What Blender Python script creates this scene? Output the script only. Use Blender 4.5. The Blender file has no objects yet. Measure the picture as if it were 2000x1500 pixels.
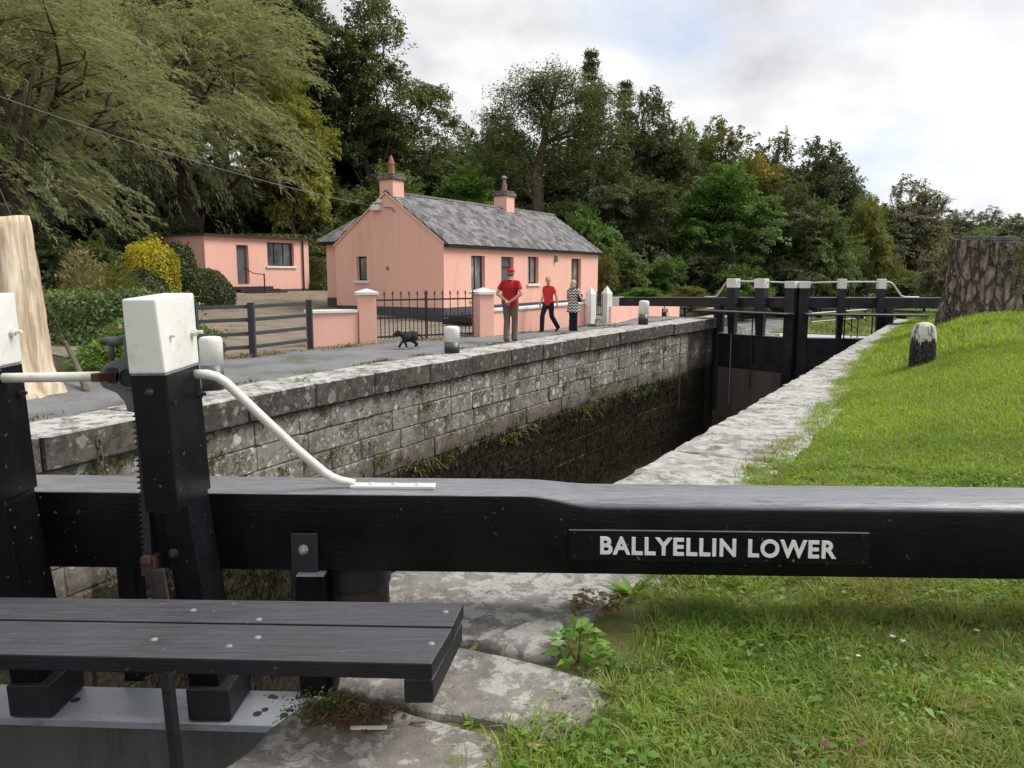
import bpy, bmesh, math, random
import numpy as np
from mathutils import Vector, Matrix, Euler
R = math.radians
SC = bpy.context.scene
COL = SC.collection

# ------------------------------------------------------------------ camera
FPX, PITCH, EYE = 1520.0, R(8.05), 1.6
cd = bpy.data.cameras.new('camera'); cam = bpy.data.objects.new('camera', cd); COL.objects.link(cam)
cd.sensor_width = 36; cd.lens = 36 * FPX / 2000; cd.clip_start = .05; cd.clip_end = 6000
cam.location = (0, 0, EYE); cam.rotation_euler = (R(90) - PITCH, 0, 0)
SC.camera = cam
# ------------------------------------------------------------------ exposure
vs = SC.view_settings
vs.view_transform = 'Standard'; vs.look = 'None'; vs.gamma = 1; vs.use_curve_mapping = False
vs.exposure = 1.22
# ------------------------------------------------------------------ sun and sky
SUN_EL, SUN_AZ = R(48), R(80)          # azimuth clockwise from +Y
sl = bpy.data.lights.new('sun', 'SUN'); sun = bpy.data.objects.new('sun', sl); COL.objects.link(sun)
sl.energy = 1.5; sl.angle = R(26); sl.color = (1, .96, .9)
sd = Vector((math.sin(SUN_AZ) * math.cos(SUN_EL), math.cos(SUN_AZ) * math.cos(SUN_EL), math.sin(SUN_EL)))
sun.rotation_euler = sd.to_track_quat('Z', 'Y').to_euler(); sun.location = sd * 50


class NT:
    """small node-tree helper"""
    def __init__(s, tree): s.t = tree
    def n(s, ty, ins=None, **kw):
        nd = s.t.nodes.new(ty)
        for k, v in kw.items(): setattr(nd, k, v)
        for k, v in (ins or {}).items():
            sk = nd.inputs[k]
            if hasattr(v, 'is_linked') or isinstance(v, bpy.types.NodeSocket): s.t.links.new(v, sk)
            else: sk.default_value = v
        return nd
    def math(s, op, a, b=0., c=0., clamp=False):
        return s.n('ShaderNodeMath', {0: a, 1: b, 2: c}, operation=op, use_clamp=clamp).outputs[0]
    def vmath(s, op, a, b=(0, 0, 0)):
        return s.n('ShaderNodeVectorMath', {0: a, 1: b}, operation=op).outputs[0]
    def mix(s, f, a, b, blend='MIX'):
        nd = s.n('ShaderNodeMix', data_type='RGBA', blend_type=blend, clamp_factor=True)
        for i, v in ((0, f), (6, a), (7, b)):
            if isinstance(v, bpy.types.NodeSocket): s.t.links.new(v, nd.inputs[i])
            else: nd.inputs[i].default_value = v if i == 0 else (v[0], v[1], v[2], 1)
        return nd.outputs[2]
    def noise(s, vec, scale, detail=4, rough=.55, dist=0., out=0):
        return s.n('ShaderNodeTexNoise', {'Vector': vec, 'Scale': scale, 'Detail': detail, 'Roughness': rough, 'Distortion': dist}).outputs[out]
    def vor(s, vec, scale, feature='F1', out='Distance', rnd=1.):
        return s.n('ShaderNodeTexVoronoi', {'Vector': vec, 'Scale': scale, 'Randomness': rnd}, feature=feature).outputs[out]
    def ramp(s, v, lo, hi, a=0., b=1.):
        return s.n('ShaderNodeMapRange', {0: v, 1: lo, 2: hi, 3: a, 4: b}, clamp=True).outputs[0]
    def sep(s, v): return s.n('ShaderNodeSeparateXYZ', {0: v}).outputs


w = bpy.data.worlds.new('World'); SC.world = w; w.use_nodes = True
w.node_tree.nodes.clear(); N = NT(w.node_tree)
SKY_Z = 39.25
sky = N.n('ShaderNodeTexSky', sky_type='NISHITA', sun_disc=False, sun_elevation=SUN_EL, sun_rotation=SUN_AZ, air_density=1.0, dust_density=1.5, ozone_density=2.0)
tc = N.n('ShaderNodeTexCoord').outputs['Generated']
sx = N.sep(tc)
den = N.math('ADD', N.math('MAXIMUM', sx[2], 0.0), .38)
pl = N.n('ShaderNodeCombineXYZ', {0: N.math('SUBTRACT', N.math('DIVIDE', sx[0], den), .2), 1: N.math('DIVIDE', sx[1], den), 2: SKY_Z}).outputs[0]
big = N.noise(pl, 1.15, 9, .52, .15)
cover = N.ramp(big, .345, .455)                       # broken cloud with a few gaps of pale blue
bil = N.noise(N.vmath('ADD', pl, (5.2, 1.3, 8.1)), 1.7, 9, .53, .15)
shade = N.ramp(N.math('ADD', N.math('MULTIPLY', big, -.55), N.math('ADD', bil, .28)), .33, .60)
dt = N.n('ShaderNodeVectorMath', {0: tc, 1: tuple(sd)}, operation='DOT_PRODUCT').outputs['Value']
glow = N.math('POWER', N.math('MAXIMUM', dt, 0.), 5.)
grey = N.mix(glow, (2.6, 2.64, 2.78), (2.95, 2.98, 3.08))
white = N.mix(glow, (5.1, 5.1, 5.08), (6.0, 5.95, 5.85))
cloud = N.mix(shade, grey, white)
clear = N.mix(.78, sky.outputs[0], (2.85, 3.1, 3.6))
colr = N.mix(cover, clear, cloud)
bg = N.n('ShaderNodeBackground', {0: colr, 1: .1})
out = N.n('ShaderNodeOutputWorld', {0: bg.outputs[0]})

# ------------------------------------------------------------------ frames: pixel rays and the lock's own axes
_f = np.array([0, math.cos(PITCH), -math.sin(PITCH)]); _u = np.array([0, math.sin(PITCH), math.cos(PITCH)]); _r = np.array([1., 0, 0])
def ray(x, y): return _f + _r * (x - 1000) / FPX + _u * (750 - y) / FPX
def G(x, y, z=0.):
    d = ray(x, y); return np.array([0, 0, EYE]) + d * ((z - EYE) / d[2])
def D(x, y, Y):
    d = ray(x, y); return np.array([0, 0, EYE]) + d * (Y / d[1])
ORG = np.array([-.62, 3.45]); AX = np.array([.507, .862]); NX = np.array([.862, -.507])
AX = AX / np.linalg.norm(AX); NX = np.array([AX[1], -AX[0]])
LOCK_ANG = math.atan2(AX[1], AX[0])
def L(t, n, z=0.):
    p = ORG + AX * t + NX * n; return np.array([p[0], p[1], z])
def TN(p):
    q = np.asarray(p)[..., :2] - ORG; return q @ AX, q @ NX
def S(x): x = np.clip(x, 0, 1); return x * x * (3 - 2 * x)
_lt = [-8, 0, 3.6, 5.6, 9, 14, 19, 25.5, 60]; _ln = [-5.3, -5.42, -5.81, -5.98, -6.07, -6.17, -6.08, -5.72, -5.72]
def nl(t): return np.interp(t, _lt, _ln)          # inner edge of the left lock wall
def HL(t, n):
    """height of the left bank"""
    t = np.asarray(t, float); n = np.asarray(n, float)
    z = -1.25 * S((t - 25.5) / 9) * S((n + 14) / 3.5)
    z = z + .068 * np.clip(-13 - n, 0, 14)
    z = z + .30 * np.clip(-29 - n, 0, 45) * S((t + 30) / 30)
    return z
def HR(t, n):
    """height of the right bank"""
    t = np.asarray(t, float); n = np.asarray(n, float)
    n0 = np.interp(t, [-5, 6, 12, 16, 40], [1.0, .95, .55, .35, .3])
    z = .74 * S((n - n0) / 2.4) * S((t - 1.5) / 13) * (1 - .6 * S((t - 21) / 5))
    return z - 1.3 * S((t - 28) / 8) - .02

# ------------------------------------------------------------------ materials
MAT = {}
def material(name, fn, **kw):
    m = bpy.data.materials.new(name); m.use_nodes = True; m.node_tree.nodes.clear()
    nt = NT(m.node_tree); o = nt.n('ShaderNodeOutputMaterial')
    sh = fn(nt, **kw); m.node_tree.links.new(sh, o.inputs[0]); MAT[name] = m
    return m
def bsdf(nt, col, rough=.6, bump=None, bs=.3, bd=.01, spec=.4, metal=0., coat=0., **kw):
    ins = {'Roughness': rough, 'Specular IOR Level': spec, 'Metallic': metal, 'Coat Weight': coat}
    ins['Base Color'] = col if isinstance(col, bpy.types.NodeSocket) else (*col, 1)
    ins.update(kw)
    if bump is not None: ins['Normal'] = nt.n('ShaderNodeBump', {'Height': bump, 'Strength': bs, 'Distance': bd}).outputs[0]
    return nt.n('ShaderNodeBsdfPrincipled', ins).outputs[0]
def wpos(nt): return nt.n('ShaderNodeNewGeometry').outputs['Position']
def opos(nt): return nt.n('ShaderNodeTexCoord').outputs['Object']

def m_paint(nt, col=(.5, .5, .5), rough=.5, var=.25, dirt=(.1, .09, .07), dirtamt=.25, scale=3., bump=.15, spec=.4, streak=False):
    p = wpos(nt)
    if streak: p = nt.vmath('MULTIPLY', p, (1, 1, .12))
    a = nt.noise(p, scale, 6, .6); b = nt.noise(p, scale * 9, 4, .6)
    c = nt.mix(nt.ramp(a, .35, .7), col, tuple(x * (1 - var) for x in col))
    c = nt.mix(nt.math('MULTIPLY', nt.ramp(nt.math('MULTIPLY', a, b), .27, .42), dirtamt), c, dirt)
    return bsdf(nt, c, nt.ramp(b, .3, .7, rough * .85, min(1, rough * 1.2)), b, bump, .01, spec)
def m_black(nt, grain=(14, 14, 1.2), rough=.30, col=(.0035, .0035, .005), chip=.5, spec=.16, top=.85):
    """thick black gate paint over sawn timber: brush grain, chips, bird-lime specks, sky sheen painted on tops"""
    p = wpos(nt); g = nt.vmath('MULTIPLY', p, grain)
    gr = nt.noise(g, 6., 5, .65, .4); fi = nt.noise(p, 3., 5, .6); sp = nt.noise(p, 38, 2, .5); dn = nt.noise(p, 1.3, 4, .6)
    c = nt.mix(nt.ramp(fi, .35, .75), col, tuple(x * 2.2 + .004 for x in col))
    speck = nt.math('MULTIPLY', nt.ramp(sp, .70, .73), nt.ramp(dn, .45, .6))
    c = nt.mix(nt.math('MULTIPLY', speck, chip), c, (.33, .32, .29))
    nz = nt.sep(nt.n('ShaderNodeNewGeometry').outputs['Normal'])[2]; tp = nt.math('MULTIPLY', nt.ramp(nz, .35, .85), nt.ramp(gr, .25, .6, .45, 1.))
    c = nt.mix(nt.math('MULTIPLY', tp, top), c, (.25, .25, .275))        # pale sky reflection painted into the colour of upward faces
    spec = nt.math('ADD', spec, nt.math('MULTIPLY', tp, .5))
    return bsdf(nt, c, nt.math('ADD', nt.ramp(gr, .3, .7, rough * .75, rough * 1.35), nt.math('MULTIPLY', speck, .4)), nt.math('ADD', nt.math('MULTIPLY', gr, .8), nt.math('MULTIPLY', fi, .4)), .5, .006, spec)
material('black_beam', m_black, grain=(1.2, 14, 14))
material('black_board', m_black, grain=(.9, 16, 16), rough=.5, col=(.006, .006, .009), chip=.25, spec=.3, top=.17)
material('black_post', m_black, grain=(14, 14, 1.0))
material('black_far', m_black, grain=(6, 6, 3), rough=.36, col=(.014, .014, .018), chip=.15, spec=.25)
material('black_iron', m_paint, col=(.02, .021, .026), rough=.5, var=.4, dirtamt=.1)
material('white_paint', m_paint, col=(.72, .72, .68), rough=.45, var=.07, dirt=(.3, .28, .2), dirtamt=.3, scale=2.2)
material('white_pipe', m_paint, col=(.72, .71, .65), rough=.4, var=.12, dirt=(.33, .31, .2), dirtamt=.45, scale=7)
material('pink', m_paint, col=(.80, .46, .372), rough=.85, var=.05, dirt=(.55, .31, .24), dirtamt=.4, scale=.7, bump=.25, spec=.2, streak=True)
material('plinth', m_paint, col=(.085, .088, .10), rough=.8, var=.25, dirtamt=.3, scale=1.5, spec=.2)
material('door_grey', m_paint, col=(.10, .10, .115), rough=.5, var=.1, dirtamt=.1)
material('frame_dark', m_paint, col=(.035, .03, .03), rough=.5, var=.3, dirtamt=.1)
material('casting', m_paint, col=(.13, .135, .135), rough=.55, var=.25, dirt=(.09, .06, .04), dirtamt=.5, scale=9)
material('rust', m_paint, col=(.11, .042, .028), rough=.8, var=.5, dirt=(.05, .02, .012), dirtamt=.6, scale=16)
material('rust_dark', m_paint, col=(.045, .032, .028), rough=.7, var=.5, dirt=(.12, .045, .02), dirtamt=.5, scale=14)
material('deck', m_paint, col=(.30, .32, .35), rough=.35, var=.15, dirt=(.1, .1, .09), dirtamt=.5, scale=5, spec=.6)
material('gate_skin', m_paint, col=(.085, .082, .072), rough=.6, var=.35, dirt=(.02, .018, .015), dirtamt=.8, scale=2.5, streak=True)
material('gate_wet', m_paint, col=(.125, .105, .09), rough=.5, var=.3, dirt=(.04, .035, .03), dirtamt=.6, scale=1.6, streak=True)
material('terracotta', m_paint, col=(.34, .15, .10), rough=.8, var=.2, dirtamt=.2)
material('galvanised', m_paint, col=(.22, .225, .23), rough=.4, var=.1, dirtamt=.2)
material('fence_timber', m_paint, col=(.045, .05, .056), rough=.7, var=.3, dirt=(.12, .13, .1), dirtamt=.35, scale=5)
material('sleeper', m_paint, col=(.035, .028, .023), rough=.85, var=.4, dirtamt=.3, scale=6)
material('chain', m_paint, col=(.14, .11, .085), rough=.7, var=.4, dirtamt=.3, scale=20)
material('wire', lambda nt: bsdf(nt, (.12, .12, .12), .5))
material('wire_pale', lambda nt: bsdf(nt, (.17, .17, .175), .6))
material('sign_blue', lambda nt: bsdf(nt, (.25, .38, .55), .4))
material('letter', m_paint, col=(.80, .81, .82), rough=.5, var=.08, dirtamt=.2, scale=12)

def m_glass(nt, tint=(.05, .055, .06)):
    p = wpos(nt); c = nt.mix(nt.ramp(nt.noise(p, 2.2, 3), .4, .65), tint, tuple(x * 2.4 for x in tint))
    return bsdf(nt, c, .08, None, spec=.7)
material('glass', m_glass)
material('glass_curtain', m_glass, tint=(.13, .135, .13))

def m_stone(nt, dark=(.075, .068, .06), light=(.21, .19, .165), lichen=.6, warm=(.2, .14, .09), waterline=False, toplich=.0, spots=True, mossamt=.3, flatl=None):
    g = nt.n('ShaderNodeNewGeometry'); p = g.outputs['Position']; z = nt.sep(p)[2]; nz = nt.sep(g.outputs['Normal'])[2]
    rnd = nt.n('ShaderNodeObjectInfo').outputs['Random']
    wp = nt.vmath('ADD', p, nt.vmath('SCALE', nt.noise(p, 5, 3, out=1), (0, 0, 0)))
    warp = nt.n('ShaderNodeVectorMath', {0: nt.noise(p, 7., 3, .6, out=1), 3: .16}, operation='SCALE').outputs[0]
    wp = nt.vmath('ADD', p, warp)
    a = nt.noise(p, 1.7, 7, .65); b = nt.noise(p, 14, 6, .65); fine = nt.noise(p, 60, 3, .6)
    c = nt.mix(nt.ramp(nt.math('ADD', nt.math('MULTIPLY', a, .6), nt.math('MULTIPLY', b, .4)), .38, .62), dark, light)
    c = nt.mix(nt.math('MULTIPLY', nt.ramp(nt.noise(nt.vmath('ADD', p, (9, 2, 5)), 1.1, 4), .5, .68), .55), c, warm)
    c = nt.mix(nt.ramp(rnd, 0., 1., 0., .35), c, tuple(x * .55 for x in light))
    patch = nt.noise(nt.vmath('ADD', p, (3, 7, 1)), .9, 4, .6)
    if spots:
        for sc, r0, amt in ((4.6, .40, .95), (8.5, .40, .9), (17., .36, .8)):
            v = nt.n('ShaderNodeTexVoronoi', {'Vector': wp, 'Scale': sc}); d = v.outputs['Distance']
            rc = nt.sep(v.outputs['Color'])[0]
            rad = nt.math('MULTIPLY', nt.ramp(rc, .30, 1., 0., r0), nt.ramp(patch, .16, .40))
            m = nt.ramp(nt.math('SUBTRACT', rad, d), -.02, .06)
            ring = nt.mix(nt.ramp(nt.math('DIVIDE', d, nt.math('ADD', rad, .02)), .4, 1.), (.40, .395, .36), (.60, .60, .56))
            c = nt.mix(nt.math('MULTIPLY', m, amt * lichen / .6), c, ring)
    flat = nt.math('MULTIPLY', nt.noise(wp, 8., 8, .72), 1.)
    c = nt.mix(nt.math('MULTIPLY', nt.ramp(nt.math('ADD', flat, nt.math('MULTIPLY', patch, .35)), .655, .72), lichen if flatl is None else flatl), c, (.47, .465, .43))
    if toplich:
        tl = nt.math('MULTIPLY', nt.ramp(nz, .45, .9), nt.ramp(nt.noise(wp, 5.5, 8, .7, .6), .38, .56))
        c = nt.mix(nt.math('MULTIPLY', tl, toplich), c, (.54, .535, .51))
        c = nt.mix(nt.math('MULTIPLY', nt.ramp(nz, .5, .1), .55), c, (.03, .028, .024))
    ms = nt.math('MULTIPLY', nt.ramp(nt.noise(nt.vmath('ADD', p, (1, 4, 2)), 3.1, 6, .7), .60, .70), mossamt)
    c = nt.mix(ms, c, (.05, .055, .012))
    rough = .9
    if waterline:
        wl = nt.math('ADD', z, nt.math('MULTIPLY', nt.noise(nt.vmath('MULTIPLY', p, (1, 1, .45)), 4.5, 7, .7), .85))
        band = nt.ramp(wl, -1.22, -.80)
        c = nt.mix(band, nt.mix(nt.ramp(b, .4, .6), (.13, .115, .09), (.085, .07, .05)), c)
        wetm = nt.ramp(wl, -1.36, -1.30)
        c = nt.mix(wetm, nt.mix(nt.ramp(b, .45, .65), (.022, .019, .012), (.05, .043, .026)), c)
        rough = nt.ramp(wl, -1.4, -1.3, .5, .9)
    h = nt.math('ADD', nt.math('MULTIPLY', b, .8), nt.math('MULTIPLY', fine, .3))
    return bsdf(nt, c, rough, h, .55, .03, spec=.25)
material('wall_stone', m_stone, waterline=True, lichen=.62, flatl=.3, dark=(.085, .077, .066), light=(.235, .215, .185), warm=(.19, .14, .095))
material('wall_coping', m_stone, toplich=.85, lichen=.5, flatl=.2, dark=(.04, .037, .033), light=(.11, .10, .09), mossamt=.2)
material('coping_pale', m_stone, toplich=.5, lichen=.7, dark=(.085, .078, .07), light=(.23, .21, .19), warm=(.22, .17, .13), spots=False, mossamt=.25)
material('slab', m_stone, lichen=.62, dark=(.11, .104, .095), light=(.275, .258, .235), warm=(.22, .17, .125), spots=False, mossamt=.35)
material('mortar', m_stone, dark=(.045, .042, .034), light=(.12, .108, .09), lichen=.1, spots=False, mossamt=.6, waterline=True)
material('step_stone', m_stone, lichen=.4, spots=False)
material('chimney_cap', m_stone, lichen=.25, dark=(.05, .048, .042), light=(.13, .12, .1), spots=False)

def m_slate(nt):
    g = nt.n('ShaderNodeNewGeometry'); p = g.outputs['Position']
    rnd = nt.n('ShaderNodeObjectInfo').outputs['Random']; ri = g.outputs['Random Per Island']
    r = nt.math('FRACT', nt.math('ADD', rnd, ri))
    c = nt.mix(r, (.055, .053, .055), (.2, .195, .195))
    b = nt.noise(p, 7, 7, .7)
    c = nt.mix(nt.math('MULTIPLY', nt.ramp(b, .56, .66), .75), c, (.34, .34, .33))
    c = nt.mix(nt.math('MULTIPLY', nt.ramp(nt.noise(nt.vmath('ADD', p, (4, 4, 4)), 2.3, 6, .7), .55, .68), .6), c, (.035, .033, .028))
    return bsdf(nt, c, .75, b, .4, .01, spec=.35)
material('slate', m_slate)

def m_ground(nt, a=(.16, .15, .15), b=(.11, .105, .1), c3=(.09, .11, .03), sc=25., gamt=.0, sc2=.6, bump=.6, grit=110.):
    p = wpos(nt); n1 = nt.noise(p, sc, 6, .7); n2 = nt.noise(p, sc2, 6, .65); n3 = nt.noise(p, grit, 2, .6)
    c = nt.mix(nt.ramp(n1, .35, .65), a, b)
    c = nt.mix(nt.ramp(n3, .35, .7, 0, .55), c, tuple(min(1, x * 1.7) for x in a))
    c = nt.mix(nt.ramp(n2, .42, .62, 0, .45), c, tuple(x * .6 for x in b))
    c = nt.mix(nt.math('MULTIPLY', nt.ramp(nt.math('ADD', n2, nt.math('MULTIPLY', n1, .3)), .68, .8), gamt), c, c3)
    return bsdf(nt, c, .9, nt.math('ADD', n1, n3), bump, .02, spec=.25)
material('towpath', m_ground, a=(.21, .21, .217), b=(.135, .135, .141), gamt=.45, sc=22, sc2=.9)
material('gravel', m_ground, a=(.25, .205, .155), b=(.14, .112, .085), sc=16, sc2=1.4, gamt=.2, c3=(.1, .09, .05), grit=70)
material('earth', m_ground, a=(.055, .05, .028), b=(.03, .03, .014), c3=(.05, .075, .018), gamt=.9, sc=9, sc2=.5)
material('soil', m_ground, a=(.15, .15, .05), b=(.09, .085, .035), c3=(.14, .18, .04), gamt=.9, sc=9, sc2=.8)
material('far_grass', m_ground, a=(.12, .165, .035), b=(.075, .11, .025), c3=(.17, .2, .05), gamt=.7, sc=5, sc2=.25)
material('dark_water', lambda nt: bsdf(nt, (.012, .012, .008), .12, nt.noise(wpos(nt), 6, 3), .05, .01, spec=.5))
def m_leaf(nt, c1=(.05, .085, .015), c2=(.1, .14, .03), c3=(.02, .04, .01), trans=.35, rough=.55, patch=.45, under=None, hue=None):
    g = nt.n('ShaderNodeNewGeometry'); p = opos(nt)
    ri = g.outputs['Random Per Island']; oi = nt.n('ShaderNodeObjectInfo').outputs['Random']
    c = nt.mix(ri, c1, c2)
    off = nt.n('ShaderNodeCombineXYZ', {0: nt.math('MULTIPLY', oi, 40.), 1: oi, 2: 0.}).outputs[0]
    q = nt.vmath('ADD', p, off)
    c = nt.mix(nt.ramp(nt.noise(q, patch, 3, .6), .42, .66, 0, .75), c, c3)
    if hue is not None: c = nt.mix(nt.ramp(nt.noise(nt.vmath('ADD', q, (7, 3, 1)), patch * .5, 3, .6), .50, .62, 0, .9), c, hue)
    if under is not None: c = nt.mix(nt.math('MULTIPLY', g.outputs['Backfacing'], .8), c, under)
    d = nt.n('ShaderNodeBsdfDiffuse', {0: c}).outputs[0]
    t = nt.n('ShaderNodeBsdfTranslucent', {0: nt.mix(1., c, (1.35, 1.3, .7), 'MULTIPLY')}).outputs[0]
    gl = nt.n('ShaderNodeBsdfGlossy', {0: (.8, .85, .8, 1), 1: rough}).outputs[0]
    m = nt.n('ShaderNodeMixShader', {0: trans, 1: d, 2: t}).outputs[0]
    return nt.n('ShaderNodeMixShader', {0: .03, 1: m, 2: gl}).outputs[0]
material('leaf_dark', m_leaf, c1=(.078, .105, .042), c2=(.135, .162, .068), c3=(.046, .065, .028), trans=.25)
material('leaf_ash', m_leaf, c1=(0.102, 0.142, 0.046), c2=(0.193, 0.238, 0.086), c3=(0.058, 0.091, 0.032), trans=.28)
material('leaf_green', m_leaf, c1=(0.095, 0.179, 0.038), c2=(0.179, 0.292, 0.066), c3=(0.048, 0.103, 0.028), trans=.3)
material('leaf_mid', m_leaf, c1=(0.114, 0.169, 0.046), c2=(0.227, 0.295, 0.079), c3=(0.068, 0.114, 0.034), trans=.3)
material('leaf_willow', m_leaf, c1=(.15, .18, .075), c2=(.285, .315, .15), c3=(.10, .128, .052), hue=(.25, .265, .10), trans=.32, under=(.36, .38, .25), patch=.25)
material('leaf_yellow', m_leaf, c1=(0.211, 0.227, 0.041), c2=(0.356, 0.341, 0.073), c3=(0.114, 0.145, 0.032), trans=.35)
material('leaf_autumn', m_leaf, c1=(.11, .13, .035), c2=(.19, .19, .055), c3=(.07, .09, .028), hue=(.36, .28, .03), trans=.3, patch=.35)
material('leaf_brown', m_leaf, c1=(0.138, 0.138, 0.073), c2=(0.227, 0.218, 0.121), c3=(0.097, 0.101, 0.055), trans=.25)
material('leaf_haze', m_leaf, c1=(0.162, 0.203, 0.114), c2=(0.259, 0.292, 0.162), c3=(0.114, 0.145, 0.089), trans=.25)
material('leaf_olive', m_leaf, c1=(0.162, 0.176, 0.047), c2=(0.270, 0.270, 0.088), c3=(0.095, 0.115, 0.027), trans=.3)
material('leaf_gold', m_leaf, c1=(.40, .34, .02), c2=(.60, .52, .03), c3=(.22, .22, .02), trans=.35, patch=1.0)
material('leaf_hedge', m_leaf, c1=(0.047, 0.065, 0.019), c2=(0.095, 0.115, 0.035), c3=(0.034, 0.046, 0.016), trans=.15, patch=1.)
material('leaf_fresh', m_leaf, c1=(0.108, 0.230, 0.027), c2=(0.203, 0.365, 0.054), c3=(0.068, 0.149, 0.027), trans=.35, patch=2.)
material('leaf_dry', m_leaf, c1=(0.216, 0.176, 0.081), c2=(0.378, 0.311, 0.162), c3=(0.108, 0.101, 0.041), trans=.2, patch=1.2)
material('leaf_moss', m_leaf, c1=(0.081, 0.095, 0.016), c2=(0.176, 0.189, 0.034), c3=(0.047, 0.068, 0.014), trans=.25, patch=2.)
material('weed_dark', m_leaf, c1=(.010, .009, .005), c2=(.032, .028, .013), c3=(.010, .010, .005), trans=.1, patch=1.5)
material('grass', m_leaf, c1=(.17, .275, .032), c2=(.33, .44, .065), c3=(.10, .165, .032), hue=(.27, .255, .085), trans=.38, patch=1.3)
material('grass_far', m_leaf, c1=(.20, .32, .035), c2=(.36, .47, .06), c3=(.14, .225, .03), trans=.38, patch=.6)
material('straw', m_leaf, c1=(.3, .25, .12), c2=(.45, .38, .2), c3=(.2, .16, .08), trans=.2, patch=2.)
material('petal_white', lambda nt: bsdf(nt, (.8, .8, .78), .6))
material('petal_pink', lambda nt: bsdf(nt, (.38, .12, .24), .7))
material('petal_yellow', lambda nt: bsdf(nt, (.75, .55, .02), .6))
def m_bark(nt, a=(.10, .08, .065), b=(.045, .036, .03), stretch=(5, 5, .8), moss=.3, sc=3., bs=.8, plates=0.):
    p = wpos(nt); q = nt.vmath('MULTIPLY', p, stretch); n1 = nt.noise(q, sc, 6, .65, .8); n2 = nt.noise(p, 2.5, 5, .6)
    c = nt.mix(nt.ramp(n1, .38, .62), b, a)
    c = nt.mix(nt.math('MULTIPLY', nt.ramp(n2, .5, .65), moss), c, (.06, .06, .02))
    if plates:                                      # bark plates parted by deep cracks
        wq = nt.vmath('ADD', nt.vmath('MULTIPLY', p, (1, 1, .3)), nt.n('ShaderNodeVectorMath', {0: nt.noise(p, 4., 4, .6, out=1), 3: .22}, operation='SCALE').outputs[0])
        cr = nt.ramp(nt.vor(wq, plates, 'DISTANCE_TO_EDGE'), .0, .16); c = nt.mix(cr, tuple(x * .7 for x in b), c); n1 = nt.math('ADD', n1, nt.math('MULTIPLY', cr, 1.2))
    return bsdf(nt, c, .95, n1, bs, .05, spec=.15)
material('bark', m_bark)
material('bark_pine', m_bark, a=(.22, .15, .12), b=(.09, .065, .055), moss=.1)
material('bark_stump', m_bark, a=(.36, .30, .255), b=(.12, .095, .08), moss=.4, sc=2.2, plates=5.5, bs=1.)
material('stump_top', m_bark, a=(.17, .17, .16), b=(.08, .08, .075), stretch=(3, 3, 3), moss=.1)
material('bare_wood', m_bark, a=(.68, .59, .46), b=(.36, .26, .165), stretch=(6, 6, .6), moss=.2, sc=1.3, bs=.35)
material('twig', m_bark, a=(.2, .17, .13), b=(.1, .08, .06))
material('wood_chip', m_paint, col=(.17, .085, .045), rough=.9, var=.7, scale=30)

# ------------------------------------------------------------------ mesh helpers
def wloc(o):
    v = Vector((0, 0, 0))
    while o is not None: v += o.location; o = o.parent
    return v
def tag(o, label=None, cat=None, group=None, kind=None):
    if label: o['label'] = label
    if cat: o['category'] = cat
    if group: o['group'] = group
    if kind: o['kind'] = kind
    return o
def thing(name, label, cat, loc=(0, 0, 0), group=None, rz=0.):
    o = bpy.data.objects.new(name, None); COL.objects.link(o); o.location = [float(x) for x in loc]; o.rotation_euler = (0, 0, rz)
    o.empty_display_size = .1
    return tag(o, label, cat, group)
def link(name, me, parent=None, local=False, loc=None, rot=None, scale=None):
    o = bpy.data.objects.new(name, me); COL.objects.link(o)
    if parent is not None:
        o.parent = parent
        if not local: o.location = -wloc(parent) + (Vector(loc) if loc is not None else Vector((0, 0, 0)))
        elif loc is not None: o.location = loc
    elif loc is not None: o.location = loc
    if rot is not None: o.rotation_euler = rot
    if scale is not None: o.scale = scale
    return o
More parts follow.
